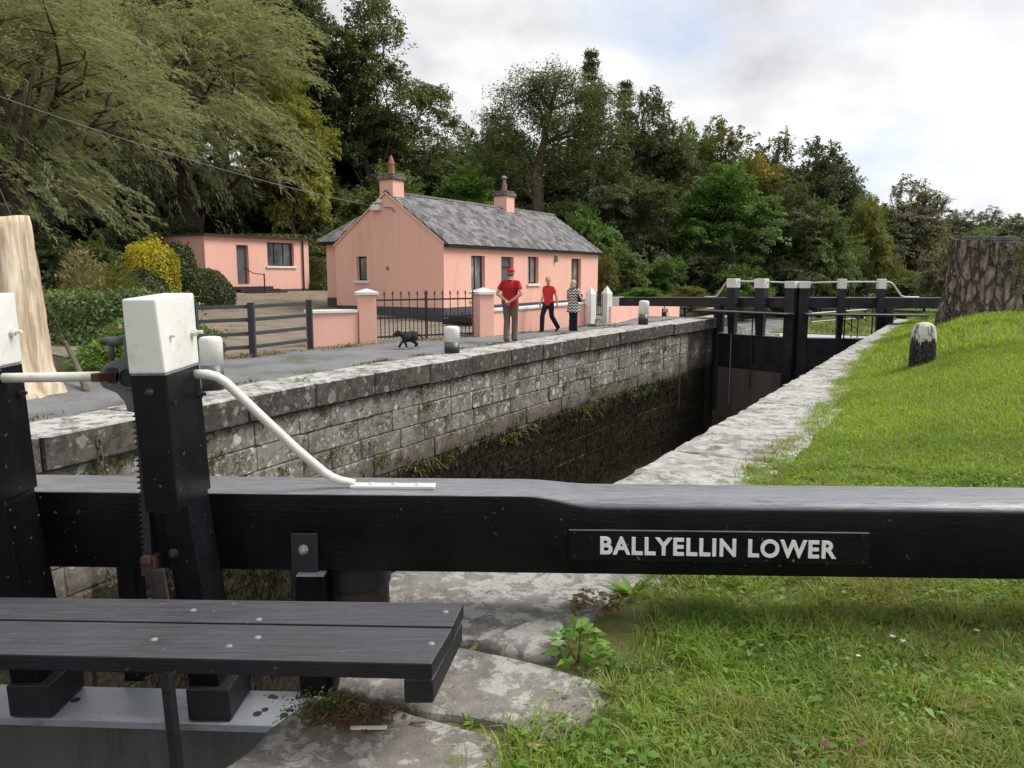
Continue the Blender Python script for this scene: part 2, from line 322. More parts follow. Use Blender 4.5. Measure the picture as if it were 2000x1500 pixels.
class MB:
    def __init__(s): s.v = []; s.f = []
    def add(s, v, f):
        k = len(s.v); s.v += [tuple(float(c) for c in p) for p in v]; s.f += [tuple(i + k for i in q) for q in f]; return s
    def hexa(s, b, t):
        """8-corner block: b, t = four bottom / top corners, counter-clockwise seen from above"""
        return s.add(list(b) + list(t), [(3, 2, 1, 0), (4, 5, 6, 7), (0, 1, 5, 4), (1, 2, 6, 5), (2, 3, 7, 6), (3, 0, 4, 7)])
    def box(s, x0, x1, y0, y1, z0, z1):
        return s.hexa([(x0, y0, z0), (x1, y0, z0), (x1, y1, z0), (x0, y1, z0)], [(x0, y0, z1), (x1, y0, z1), (x1, y1, z1), (x0, y1, z1)])
    def lbox(s, t0, t1, n0, n1, z0, z1):
        """box in lock axes"""
        q = [(t0, n1), (t1, n1), (t1, n0), (t0, n0)][::-1]
        c = [(t0, n0), (t0, n1), (t1, n1), (t1, n0)]
        return s.hexa([L(a, b, z0) for a, b in c], [L(a, b, z1) for a, b in c])
    def bar(s, p, q, w, h, up=(0, 0, 1)):
        p = Vector(p); q = Vector(q); d = (q - p).normalized(); u = Vector(up)
        if abs(d.dot(u)) > .97: u = Vector((1, 0, 0))
        r = d.cross(u).normalized(); u = r.cross(d)
        a = [p - r * w / 2 - u * h / 2, p + r * w / 2 - u * h / 2, p + r * w / 2 + u * h / 2, p - r * w / 2 + u * h / 2]
        b = [x + (q - p) for x in a]
        return s.add(a + b, [(0, 1, 2, 3), (7, 6, 5, 4), (0, 4, 5, 1), (1, 5, 6, 2), (2, 6, 7, 3), (3, 7, 4, 0)])
    def tube(s, pts, rad, seg=8, cap=True, ell=None):
        pts = [Vector(p) for p in pts]; n = len(pts)
        if not hasattr(rad, '__len__'): rad = [rad] * n
        k = len(s.v); prev = None
        for i, p in enumerate(pts):
            d = (pts[min(i + 1, n - 1)] - pts[max(i - 1, 0)]).normalized()
            if prev is None:
                u = Vector((0, 1, 0)) if abs(d.z) > .9 else Vector((0, 0, 1))
                r = d.cross(u).normalized()
            else: r = (prev - d * prev.dot(d)).normalized()
            prev = r; u = d.cross(r)
            ra = rad[i] if hasattr(rad[i], '__len__') else (rad[i], rad[i])
            for j in range(seg):
                a = 2 * math.pi * j / seg
                s.v.append(tuple(p + r * math.cos(a) * ra[0] + u * math.sin(a) * ra[1]))
        for i in range(n - 1):
            for j in range(seg):
                a = k + i * seg + j; b = k + i * seg + (j + 1) % seg
                s.f.append((a, b, b + seg, a + seg))
        if cap:
            s.f.append(tuple(k + j for j in range(seg))[::-1]); s.f.append(tuple(k + (n - 1) * seg + j for j in range(seg)))
        return s
    def lathe(s, c, prof, seg=20):
        """profile of (radius, z) about a vertical axis at c"""
        k = len(s.v)
        for r, z in prof:
            for j in range(seg):
                a = 2 * math.pi * j / seg; s.v.append((c[0] + r * math.cos(a), c[1] + r * math.sin(a), c[2] + z))
        for i in range(len(prof) - 1):
            for j in range(seg):
                a = k + i * seg + j; b = k + i * seg + (j + 1) % seg; s.f.append((a, b, b + seg, a + seg))
        s.f.append(tuple(k + j for j in range(seg))[::-1]); s.f.append(tuple(k + (len(prof) - 1) * seg + j for j in range(seg)))
        return s
    def ball(s, c, r, seg=10, rings=7):
        r = r if hasattr(r, '__len__') else (r, r, r); k = len(s.v)
        s.v.append((c[0], c[1], c[2] - r[2]))
        for i in range(1, rings):
            a = -math.pi / 2 + math.pi * i / rings
            for j in range(seg):
                b = 2 * math.pi * j / seg; s.v.append((c[0] + r[0] * math.cos(a) * math.cos(b), c[1] + r[1] * math.cos(a) * math.sin(b), c[2] + r[2] * math.sin(a)))
        s.v.append((c[0], c[1], c[2] + r[2])); e = len(s.v) - 1
        for j in range(seg):
            s.f.append((k, k + 1 + (j + 1) % seg, k + 1 + j)); q = k + 1 + (rings - 2) * seg; s.f.append((e, q + j, q + (j + 1) % seg))
        for i in range(rings - 2):
            for j in range(seg):
                a = k + 1 + i * seg + j; b = k + 1 + i * seg + (j + 1) % seg; s.f.append((a, b, b + seg, a + seg))
        return s
    def prism(s, poly, off):
        """flat polygon swept by vector off"""
        n = len(poly); off = np.asarray(off, float); a = [np.asarray(p, float) for p in poly]
        return s.add(a + [p + off for p in a], [tuple(range(n))[::-1], tuple(range(n, 2 * n))] + [(i, (i + 1) % n, n + (i + 1) % n, n + i) for i in range(n)])
    def mesh(s, name, bevel=0., seg=1, smooth=False, fix=True):
        me = bpy.data.meshes.new(name); me.from_pydata(s.v, [], s.f)
        if fix or bevel:
            bm = bmesh.new(); bm.from_mesh(me)
            if fix: bmesh.ops.recalc_face_normals(bm, faces=bm.faces)
            if bevel:
                es = [e for e in bm.edges if len(e.link_faces) == 2 and e.calc_face_angle(0) > .5]
                bmesh.ops.bevel(bm, geom=es, offset=bevel, segments=seg, affect='EDGES', profile=.5, clamp_overlap=True)
            bm.to_mesh(me); bm.free()
        if smooth: me.polygons.foreach_set('use_smooth', [True] * len(me.polygons))
        return me
    def build(s, name, mat, parent=None, bevel=0., seg=1, smooth=False, local=False, loc=None, fix=True):
        me = s.mesh(name, bevel, seg, smooth, fix); me.materials.append(MAT[mat])
        return link(name, me, parent, local, loc)
def structure(o): o['kind'] = 'structure'; return o
def grid_mesh(name, ts, ns, hf, mat, dz=0., keep=None):
    """sheet over a grid in lock axes"""
    T, Nn = np.meshgrid(ts, ns, indexing='ij'); Z = hf(T, Nn) + dz
    P = ORG + T[..., None] * AX + Nn[..., None] * NX
    v = np.concatenate([P, Z[..., None]], -1).reshape(-1, 3); m, k = T.shape; f = []
    for i in range(m - 1):
        for j in range(k - 1):
            if keep is None or keep((ts[i] + ts[i + 1]) / 2, (ns[j] + ns[j + 1]) / 2):
                f.append((i * k + j, (i + 1) * k + j, (i + 1) * k + j + 1, i * k + j + 1))
    me = bpy.data.meshes.new(name); me.from_pydata(v.tolist(), [], f)
    bm = bmesh.new(); bm.from_mesh(me); bmesh.ops.delete(bm, geom=[q for q in bm.verts if not q.link_faces], context='VERTS')
    for q in bm.faces:
        if q.normal.z < 0: q.normal_flip()
    bm.to_mesh(me); bm.free(); me.materials.append(MAT[mat]); me.polygons.foreach_set('use_smooth', [True] * len(me.polygons))
    return structure(link(name, me))
def set_mat(o, mat):
    o.material_slots[0].link = 'OBJECT'; o.material_slots[0].material = MAT[mat]
def copy_tree(o, parent=None):
    c = o.copy(); COL.objects.link(c); c.parent = parent
    for ch in o.children: copy_tree(ch, c)
    return c
def remesh(mb, voxel, smooth=2):
    me = mb.mesh('tmp', fix=True); ob = bpy.data.objects.new('tmp', me); COL.objects.link(ob)
    m = ob.modifiers.new('r', 'REMESH'); m.mode = 'VOXEL'; m.voxel_size = voxel; m.use_smooth_shade = True
    if smooth: q = ob.modifiers.new('s', 'SMOOTH'); q.iterations = smooth; q.factor = .5
    dg = bpy.context.evaluated_depsgraph_get(); r = bpy.data.meshes.new_from_object(ob.evaluated_get(dg))
    bpy.data.objects.remove(ob); bpy.data.meshes.remove(me)
    r.polygons.foreach_set('use_smooth', [True] * len(r.polygons))
    return r
def remeshed(name, mb, voxel, mat, parent, smooth=2):
    me = remesh(mb, voxel, smooth); me.name = name; me.materials.append(MAT[mat]); return link(name, me, parent, local=True)
def quads_mesh(name, V, nq, mat, per=4):
    """V: (k*per,3) vertices, one polygon of `per` vertices each"""
    me = bpy.data.meshes.new(name); k = nq
    me.vertices.add(k * per); me.vertices.foreach_set('co', np.ascontiguousarray(V, np.float32).ravel())
    me.loops.add(k * per); me.loops.foreach_set('vertex_index', np.arange(k * per, dtype=np.int32))
    me.polygons.add(k); me.polygons.foreach_set('loop_start', np.arange(0, k * per, per, dtype=np.int32))
    try: me.polygons.foreach_set('loop_total', np.full(k, per, np.int32))
    except Exception: pass
    me.update(calc_edges=True); me.materials.append(MAT[mat]); return me
def unit(v): return v / np.maximum(np.linalg.norm(v, axis=-1, keepdims=True), 1e-9)
def leaf_quads(C, Dr, Nr, Ln, Wd):
    """rhombic leaves: centres, directions, normals, lengths, widths"""
    Dr = unit(Dr); sd_ = unit(np.cross(Dr, Nr)); nn = np.cross(sd_, Dr); Ln = Ln[:, None]; Wd = Wd[:, None]
    v = np.stack([C - Dr * Ln * .5, C + sd_ * Wd * .5 + nn * Wd * .18 - Dr * Ln * .05, C + Dr * Ln * .5 - nn * Ln * .1, C - sd_ * Wd * .5 + nn * Wd * .18 - Dr * Ln * .05], 1)
    return v.reshape(-1, 3)

def bank_point(px, py):
    q = G(px, py, 0.)
    for _ in range(12): t, n = TN(q); q = .5 * q + .5 * G(px, py, float(HR(t, n)))
    return q

def sharpen(o, ang=.6):
    me = o.data; me.polygons.foreach_set('use_smooth', [True] * len(me.polygons)); bm = bmesh.new(); bm.from_mesh(me)
    for e in bm.edges: e.smooth = not (len(e.link_faces) == 2 and e.calc_face_angle(0) > ang)
    bm.to_mesh(me); bm.free(); return o

# ================================================================== the setting
RNG = np.random.default_rng(7); random.seed(7)
_ts = np.concatenate([[-400, -150, -60], np.arange(-30, 60, 1.0), [65, 72, 80, 95, 120, 160, 250, 500, 1500]])
_nl_ = np.concatenate([[-1500, -600, -250, -140], np.arange(-100, -14, 2.5), np.arange(-14, -6.5, .5), [-6.5, -5, 0, 5, 12, 20, 40, 90, 250, 1500]])
grid_mesh('ground', _ts, _nl_, HL, 'earth', -.03, keep=lambda t, n: n < -6.5 or t > 37)
grid_mesh('meadow', np.arange(37, 75, 2.), np.arange(-8.6, 42, 2.), HL, 'far_grass', .0)
_nr = np.concatenate([np.arange(.25, 5, .25), np.arange(5, 20, 1.5), [22, 30, 60, 150, 500, 1500]])
_tr = np.concatenate([[-400, -100, -40], np.arange(-12, 33, .5)])
grid_mesh('grass_bank', _tr, _nr, HR, 'soil', 0., keep=lambda t, n: (n > .45 or t > 2.0))
def _tw(t, n): return HL(t, n) + .006 * np.sin(t * 3.1) * np.sin(n * 4.3)
grid_mesh('towpath', np.arange(-12, 75, .5), np.array([-10.6, -9.9, -9.3, -8.8, -8.2, -7.6, -7.0, -6.25]), _tw, 'towpath', 0.004,
          keep=lambda t, n: n > np.interp(t, [-12, 9, 11, 14.3, 19.6, 22, 30, 60], [-9.9, -10.2, -9.9, -8.7, -8.2, -8.8, -10.6, -9.5]))
grid_mesh('gravel_yard', np.arange(6, 34, 1.), np.arange(-25, -9.2, .6), HL, 'gravel', -.012)
def sheet(name, pts, mat):
    m = MB(); m.add(pts, [tuple(range(len(pts)))]); o = m.build(name, mat, fix=False)
    return structure(o)
sheet('upper_water', [L(-60, .2, -.85), L(-60, -5.6, -.85), L(-1.2, -5.6, -.85), L(-1.2, .2, -.85)], 'dark_water')
sheet('chamber_water', [L(-1, .3, -4.5), L(37, .3, -4.5), L(37, -6.5, -4.5), L(-1, -6.5, -4.5)], 'dark_water')
sheet('lower_water', [L(30, .3, -4.51), L(30, 300, -4.51), L(38, 300, -4.51), L(38, .3, -4.51)], 'dark_water')

# ------------------------------------------------------------------ dressed stone pieces
def stone_meshes(mat, k=6, bevel=.05, jit=.05):
    out = []
    for i in range(k):
        m = MB(); m.box(-.5, .5, -.5, .5, -.5, .5); me = m.mesh('stone', bevel, 2)
        rr = random.Random(i + 31)
        for v in me.vertices: v.co += Vector((rr.uniform(-1, 1) * .008, rr.uniform(-1, 1) * jit, rr.uniform(-1, 1) * .012))
        me.materials.append(MAT[mat]); out.append(me)
    return out
wall_st = stone_meshes('wall_stone', 8, .06, .02); cop_st = stone_meshes('wall_coping', 6, .05, .008)
def nrm_rot(t): return (0, 0, LOCK_ANG + math.atan2(float(nl(t + .3) - nl(t - .3)), .6) * -1)
def backing(name, ts, off, z0, z1, mat, parent):
    m = MB(); v = []
    for t in ts:
        n = float(nl(t)) + off; v += [L(t, n, z0), L(t, n, z1), L(t, n - 1.2, z1), L(t, n - 1.2, z0)]
    f = []
    for i in range(len(ts) - 1):
        for j in range(4): a = 4 * i + j; b = 4 * i + (j + 1) % 4; f.append((a, b, b + 4, a + 4))
    m.add(v, f + [(0, 1, 2, 3), tuple(4 * (len(ts) - 1) + q for q in (3, 2, 1, 0))]); return m.build(name, mat, parent)
lw = thing('lock_wall', 'long stone lock chamber wall with lichen and weed, below the cottage towpath', 'lock wall', L(0, -6.2, 0))
backing('rubble_core', np.arange(-9, 23.01, 1.), -.03, -4.7, -.1, 'mortar', lw)
backing('recess_core', np.arange(23, 26.6, .5), -.39, -4.7, -.1, 'mortar', lw)
zc = [-.36, -.70, -1.05, -1.38, -1.74, -2.12, -2.55, -3.05, -3.75]
rs = random.Random(5)
for c in range(8):
    z1, z0 = zc[c], zc[c + 1]; t = -6. + rs.uniform(0, .5)
    while t < 26.2:
        ln = rs.uniform(.55, 1.15) if c < 5 else rs.uniform(1.1, 1.9)
        if t < 22.9 < t + ln: ln = 22.9 - t
        if ln > .1:
            tm = t + ln / 2; rec = -.36 if tm > 22.9 else 0.
            dep = .3; n = float(nl(tm)) - dep / 2 + rec + rs.uniform(-.02, .018)
            link('stone', rs.choice(wall_st), lw, loc=L(tm, n, (z0 + z1) / 2), rot=nrm_rot(tm), scale=(ln - .012, dep, z1 - z0 - .011))
        t += max(ln, .12)
m = MB(); m.lbox(25.72, 26.7, -6.5, -5.58, -4.7, -.36); m.build('quoin_block', 'wall_stone', lw, bevel=.02)
t = -6.2
while t < 26.3:                                   # long coping stones
    ln = rs.uniform(1.1, 1.9)
    tm = t + ln / 2; wd = rs.uniform(.85, 1.05)
    n = float(nl(tm)) + .10 - wd / 2 + rs.uniform(-.015, .015)
    o = link('coping_stone', rs.choice(cop_st), lw, loc=L(tm, n, -.158 + rs.uniform(-.005, .005)), rot=nrm_rot(tm), scale=(ln - .006, wd, .36))
    o.rotation_euler.x += rs.uniform(-.006, .006); t += ln
# tail wall below the far gate
tw = thing('tail_wall', 'short stone wall running down beyond the far lock gate, beside the path', 'stone wall', L(30, -6, -1))
m = MB(); m.lbox(26.6, 37, -6.9, -5.95, -3.4, -1.32); m.build('rubble_core', 'mortar', tw)
for c in range(5):
    t = 26.7
    while t < 36.5:
        ln = rs.uniform(.6, 1.1); tm = t + ln / 2; top = -.05 - 1.2 * float(S((tm - 26) / 8)); z1 = top - c * .36
        link('stone', rs.choice(wall_st), tw, loc=L(tm, -5.9, z1 - .18), rot=(0, 0, LOCK_ANG), scale=(ln - .02, .5, .345)); t += ln

def slab(name, xy, z1, th, mat, parent, seed=0, jit=.014, tilt=(0, 0)):
    """irregular flagstone from an outline"""
    rr = np.random.default_rng(seed); P = [np.array(p[:2], float) for p in xy]; pts = []
    for i, p in enumerate(P):
        q = P[(i + 1) % len(P)]; k = max(1, int(np.linalg.norm(q - p) / .11))
        for j in range(k): pts.append(p + (q - p) * j / k)
    pts = np.array(pts) + rr.normal(0, jit, (len(pts), 2)); pts = (pts + np.roll(pts, 1, 0) * .12 + np.roll(pts, -1, 0) * .12) / 1.24
    c = pts.mean(0); n = len(pts); v = []; f = []
    def zz(q): return tilt[0] * (q[0] - c[0]) + tilt[1] * (q[1] - c[1])
    d = pts - c; ln = np.linalg.norm(d, axis=1, keepdims=True)
    for off, z, nz in ((0, z1 - th, 0), (0, z1 - .03, .004), (.008, z1 - .01, .003), (.03, z1, .003)):
        ring = c + d * (1 - off / ln)
        v += [(q[0], q[1], z + zz(q) + rr.normal(0, nz)) for q in ring]
    for fr in (.72, .4, .15):
        v += [(q[0], q[1], z1 + zz(q) + rr.normal(0, .005)) for q in c + d * fr]
    for r in range(6):
        for i in range(n): a = r * n + i; b = r * n + (i + 1) % n; f.append((a, b, b + n, a + n))
    f.append(tuple(6 * n + i for i in range(n)))
    m = MB(); m.add(v, f); return sharpen(m.build(name, mat, parent))
rw = thing('lock_wall', 'right lock side with pale lichened coping slabs along the grass', 'lock wall', L(10, .5, 0))
m = MB(); m.lbox(.1, 27, .06, .8, -4.6, -.2); m.build('rubble_core', 'mortar', rw)
t = 2.05; k = 0
while t < 27.5:
    ln = rs.uniform(1.15, 2.1); w1 = float(np.interp(t, [2, 6, 12, 16, 30], [.98, .95, .62, .55, .55])) + rs.uniform(-.06, .1); sk = rs.uniform(-.06, .06)
    g = .016
    slab('coping_stone', [L(t + g, .0), L(t + ln - g, .0 + rs.uniform(-.012, .02)), L(t + ln - g + sk, w1), L(t + g + sk * .5, w1 + rs.uniform(-.1, .1))], rs.uniform(-.006, .012), .3, 'coping_pale', rw, 50 + k)
    t += ln; k += 1
# the gate-side flagstones under the near beam
fl = thing('quoin_paving', 'big worn grey flagstones at the heel of the near gate', 'paving', G(900, 1350))
m = MB(); m.lbox(-5, .1, .34, 1.0, -3.0, -.2); m.build('rubble_core', 'mortar', fl)
slab('flagstone', [G(600, 1200), G(770, 1112), G(940, 1075), G(1310, 1085), G(1300, 1135), G(1205, 1150), G(1180, 1200), G(1000, 1245), G(905, 1250), G(700, 1235)], .0, .5, 'slab', fl, 1)
slab('flagstone', [G(922, 1260), G(960, 1243), G(1020, 1228), G(1095, 1207), G(1103, 1250), G(1094, 1293), G(1012, 1281)], .03, .3, 'slab', fl, 2, tilt=(.03, .02))
slab('flagstone', [G(640, 1345), G(700, 1260), G(905, 1262), G(1000, 1288), G(1178, 1336), G(1168, 1400), G(1085, 1455), G(985, 1420), G(840, 1392)], .012, .4, 'slab', fl, 3)
slab('flagstone', [G(430, 1500), G(620, 1352), G(830, 1398), G(978, 1428), G(975, 1520), G(820, 1640), G(560, 1660), G(250, 1680)], .0, .5, 'slab', fl, 4)
slab('flagstone', [G(240, 1690), G(560, 1668), G(820, 1650), G(760, 2100), G(-400, 2200)], .0, .5, 'slab', fl, 5)
slab('flagstone', [L(1.0, .0), L(2.04, .0), L(2.04, .95), L(1.3, .98), L(1.02, .75)], .0, .4, 'coping_pale', fl, 6)

# ================================================================== the near gate leaf
gate = thing('lock_gate', 'near black lock gate leaf with named balance beam, footboard and white-topped posts', 'lock gate', (-2.2, 3.4, -.34))
def byf(x): return 3.43 - .034 * (x + 1.3)
def beam_profile(x):
    s = float(S((x - .06) / .32)); zt = .614 - .013 * s; zb = .253; y0 = byf(x); y1 = y0 + .30
    cy = .008 + .105 * s; cz = .008 + .048 * s; by_ = .008 + .03 * s; bz = .008 + .03 * s
    pr = [(y0 + .004, zb), (y0, zb + .006)]
    for a in np.linspace(0, math.pi / 2, 7): pr.append((y0 + cy * (1 - math.cos(a)), zt - cz + cz * math.sin(a)))
    for a in np.linspace(0, math.pi / 2, 5): pr.append((y1 - by_ + by_ * math.sin(a), zt - bz + bz * math.cos(a)))
    pr += [(y1, zb + .006), (y1 - .004, zb)]
    return pr
m = MB(); xs = [-3.9, -2.5, -1.5, -.5, -.1] + list(np.arange(.0, .46, .03)) + [.6, .9, 1.3, 1.8, 2.4, 3.2, 4.0, 4.6]
for i, x in enumerate(xs): m.v += [(x, y, z) for y, z in beam_profile(x)]
q = len(beam_profile(0))
for i in range(len(xs) - 1):
    for j in range(q): a = i * q + j; b = i * q + (j + 1) % q; m.f.append((a, b, b + q, a + q))
m.f += [tuple(range(q)), tuple((len(xs) - 1) * q + j for j in range(q))[::-1]]
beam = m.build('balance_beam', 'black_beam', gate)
_me = beam.data; _me.polygons.foreach_set('use_smooth', [True] * len(_me.polygons))
_bm = bmesh.new(); _bm.from_mesh(_me)
for e in _bm.edges: e.smooth = not (len(e.link_faces) == 2 and e.calc_face_angle(0) > .62)
_bm.to_mesh(_me); _bm.free()
# name plate
def bf(px, py, off=0.):
    """point on the beam's front face, off metres towards the viewer"""
    Y = 3.4
    for _ in range(6): Y = byf(D(px, py, Y)[0]) - off
    return D(px, py, Y)
m = MB(); pl4 = [bf(1110, 1093), bf(1697, 1103), bf(1697, 1039), bf(1110, 1033)]
m.prism(pl4, (0, -.012, 0)); plate = m.build('name_plate', 'black_beam', gate, bevel=.003)
plate['label'] = 'black name plate with raised white lettering'
cu = bpy.data.curves.new('lettering', 'FONT'); cu.body = 'BALLYELLIN LOWER'; cu.size = 1; cu.space_character = 1.12; cu.space_word = 1.1; cu.offset = .022; cu.extrude = .02; cu.bevel_depth = .008; cu.bevel_resolution = 1
to = bpy.data.objects.new('t', cu); COL.objects.link(to); bpy.context.view_layer.update()
tm_ = bpy.data.meshes.new_from_object(to.evaluated_get(bpy.context.evaluated_depsgraph_get())); bpy.data.objects.remove(to)
co = np.array([v.co[:] for v in tm_.vertices]); mn, mx = co.min(0), co.max(0)
c00, c10, c01 = bf(1172, 1082, .012), bf(1632, 1091, .012), bf(1172, 1047, .012)
for v in tm_.vertices:
    a = (v.co.x - mn[0]) / (mx[0] - mn[0]); b = (v.co.y - mn[1]) / (mx[1] - mn[1]); d = (v.co.z - mn[2]) / (mx[2] - mn[2])
    p = c00 + (c10 - c00) * a + (c01 - c00) * b; p[1] -= d * .008; v.co = p
bm_ = bmesh.new(); bm_.from_mesh(tm_); seen_ = set(); groups_ = []
for f0_ in bm_.faces:                              # one mesh per letter
    if f0_.index in seen_: continue
    stack_ = [f0_]; isl_ = []; seen_.add(f0_.index)
    while stack_:
        f_ = stack_.pop(); isl_.append(f_)
        for v_ in f_.verts:
            for g_ in v_.link_faces:
                if g_.index not in seen_: seen_.add(g_.index); stack_.append(g_)
    groups_.append(isl_)
let_ = []
for isl_ in groups_:
    vs_ = {v_.index: v_ for f_ in isl_ for v_ in f_.verts}; xs_ = [v_.co.x for v_ in vs_.values()]; let_.append([min(xs_), max(xs_), isl_])
let_.sort(key=lambda q: q[0]); mer_ = []
for a_, b_, isl_ in let_:
    if mer_ and a_ < mer_[-1][1] - .012: mer_[-1][1] = max(mer_[-1][1], b_); mer_[-1][2] += isl_
    else: mer_.append([a_, b_, list(isl_)])
for a_, b_, isl_ in mer_:
    ix_ = {}; vv_ = []; ff_ = []
    for f_ in isl_:
        q_ = []
        for v_ in f_.verts:
            if v_.index not in ix_: ix_[v_.index] = len(vv_); vv_.append(tuple(v_.co))
            q_.append(ix_[v_.index])
        ff_.append(q_)
    lm_ = bpy.data.meshes.new('letter'); lm_.from_pydata(vv_, [], ff_); lm_.materials.append(MAT['letter']); link('letter', lm_, plate)
bm_.free()
for px_, py_ in ((1122, 1040), (1122, 1086), (1685, 1046), (1685, 1096)):
    m = MB(); p = bf(px_, py_, .012); m.tube([p, p - np.array([0, .004, 0])], .006, 8); m.build('screw', 'black_iron', plate)
# paddle posts
def frame_pts(dx, dy):
    o = np.array([dx, dy, 0])
    def ring(fl_, fr, br):
        fl_, fr, br = (np.array(p) for p in (fl_, fr, br)); bl = br + (fl_ - fr) * 1.0; bl[2] = br[2] + (fl_[2] - fr[2])
        return [fl_ + o, fr + o, br + o, bl + o]
    top = ring(D(237, 584, 3.06), D(303, 584, 3.06), D(378, 572, 3.42))
    midf = ring(D(252, 731, 3.06), D(324, 730, 3.06), D(389, 709, 3.42))
    bot = ring(D(284, 1001, 3.06), D(348, 1004, 3.06), D(413, 960, 3.42))
    return top, midf, bot
def paddle_post(dx, dy):
    top, mid, bot = frame_pts(dx, dy)
    m = MB(); bb = [np.array(p) for p in bot]; bb[2][2] = bb[3][2] = bb[0][2]
    m.hexa([p for p in bb], [p - np.array([0, 0, .0]) for p in mid]); post = m.build('paddle_post', 'black_post', gate, bevel=.006)
    m = MB(); m.hexa([p + (p - sum(mid) / 4) * .012 for p in mid], [p + (p - sum(top) / 4) * .012 for p in top]); cap = m.build('white_cap', 'white_paint', post, bevel=.008, seg=2)
    cap['label'] = 'white painted post top'
    o = np.array([dx, dy, 0]); m = MB()
    a, b, c, d = D(306, 1002, 3.19), D(368, 1002, 3.19), D(436, 1380, 3.19), D(374, 1380, 3.19); bk = np.array([0, .225, 0])
    ft = [bot[0] + (.012, .12, .02), bot[1] + (-.012, .12, .02), bot[2] + (-.014, -.01, 0), bot[3] + (.012, -.01, 0)]; ft[2][2] = ft[3][2] = ft[0][2]; m.hexa([d + o, c + o, c + bk + o, d + bk + o], ft); m.build('post_foot', 'black_post', post, bevel=.004)
    a, b, c, d = D(362, 1347, 3.16), D(446, 1347, 3.16), D(452, 1408, 3.16), D(368, 1408, 3.16); bk = np.array([0, .27, 0])
    m = MB(); m.hexa([d + o, c + o, c + bk + o, d + bk + o], [a + o, b + o, b + bk + o, a + bk + o]); m.build('shoe', 'black_iron', post, bevel=.004)
    # bolts on the right face: white ones through the cap, black below
    for (px_, py_, Y, mt, ln) in ((322, 657, 3.14, 'white_paint', .05), (376, 650, 3.36, 'white_paint', .05), (332, 788, 3.10, 'black_iron', .03), (391, 771, 3.36, 'black_iron', .03)):
        p = D(px_, py_, Y) + o; p[0] -= .006; m = MB(); m.tube([p, p + np.array([ln * .45, 0, 0])], .017, 6); m.tube([p, p + np.array([ln, 0, .004])], .008, 8); m.build('bolt', mt, post)
    p = D(292, 768, 3.06) + o; m = MB(); m.lathe((0, 0, 0), [(.02, 0), (.02, .006), (.012, .014), (.004, .017)], 12)
    m.v = [(p[0] + x, p[1] - z + .003, p[2] + y) for x, y, z in m.v]; m.build('bolt', 'black_iron', post, smooth=True)
    p = D(341, 1080, 3.19) + o; m = MB(); m.lathe((0, 0, 0), [(.024, 0), (.022, .012), (.012, .016), (.012, .03), (.004, .032)], 10)
    m.v = [(p[0] + x, p[1] - z + .003, p[2] + y) for x, y, z in m.v]; m.build('bolt', 'black_iron', post)
    return post
post1 = paddle_post(0, 0); post2 = paddle_post(-.80, .03)
# rail
m = MB(); rp = [D(-420, 742, 3.33), D(28, 738, 3.3), D(262, 734, 3.3)]; m.tube(rp, .021, 12); m.build('hand_rail', 'white_pipe', gate, smooth=True)
rp = [D(375, 731, 3.36), D(405, 731, 3.37), D(424, 736, 3.385), D(441, 747, 3.40), D(458, 763, 3.41), D(520, 822, 3.44), D(580, 878, 3.47), D(632, 922, 3.50), D(648, 932, 3.51), D(664, 938, 3.52), D(694, 942, 3.53)]
m = MB(); m.tube(rp, [.021] * 9 + [.019, .013], 12); rail2 = m.build('hand_rail', 'white_pipe', gate, smooth=True)
m = MB(); e0, e1 = D(686, 944, 3.53), D(850, 944, 3.53 - .01); e0[2] = e1[2] = .622; m.bar(e0, e1, .062, .014); m.build('foot_plate', 'white_pipe', rail2, bevel=.002)
for f_ in (.25, .52, .8):
    p = e0 + (e1 - e0) * f_; m = MB(); m.lathe((p[0], p[1], .629), [(.016, 0), (.015, .004), (.006, .008)], 10); m.build('bolt', 'white_pipe', rail2, smooth=True)
# paddle gear
gear = MB(); Yg = 3.2
poly = [D(x, y, Yg) for x, y in ((266, 648), (247, 651), (236, 655), (240, 668), (243, 690), (232, 700), (207, 711), (194, 724), (190, 742), (199, 757), (226, 768), (242, 785), (247, 804), (268, 808))]
gear.prism(poly[::-1], (0, .11, 0)); gobj = gear.build('paddle_gear', 'casting', gate, bevel=.008, seg=2)
m = MB(); m.tube([D(204, 666, Yg - .01), D(240, 666, Yg + .02)], [.018, .02], 10); m.build('lug', 'casting', gobj, smooth=True)
m = MB(); m.tube([D(216, 668, Yg + .02), D(219, 700, Yg + .03)], [.012, .014], 8); m.build('web', 'casting', gobj, smooth=True)
m = MB(); m.tube([D(199, 668, Yg - .03), D(216, 666, Yg + .05)], .011, 10); m.build('pin', 'rust', gobj, smooth=True)
m = MB(); m.bar(D(184, 738, 3.09), D(228, 732, 3.24), .034, .034); m.build('spindle', 'rust', gobj, bevel=.003)
m = MB(); c = D(221, 733, Yg); m.tube([c + np.array([0, -.012, 0]), c + np.array([0, .05, 0])], .033, 16); m.build('bush', 'rust_dark', gobj)
m = MB(); c = D(252, 738, Yg); m.tube([c + np.array([0, -.004, 0]), c + np.array([0, .08, 0])], .043, 18); m.build('pinion_housing', 'black_iron', gobj)
m = MB()
for i in range(18):
    a = math.pi * 2 * i / 18; p = c + np.array([.041 * math.cos(a), -.006, .041 * math.sin(a)]); b = c + np.array([.047 * math.cos(a + .35), -.006, .047 * math.sin(a + .35)]); m.bar(p, b, .012, .01)
m.build('housing_rim', 'casting', gobj)
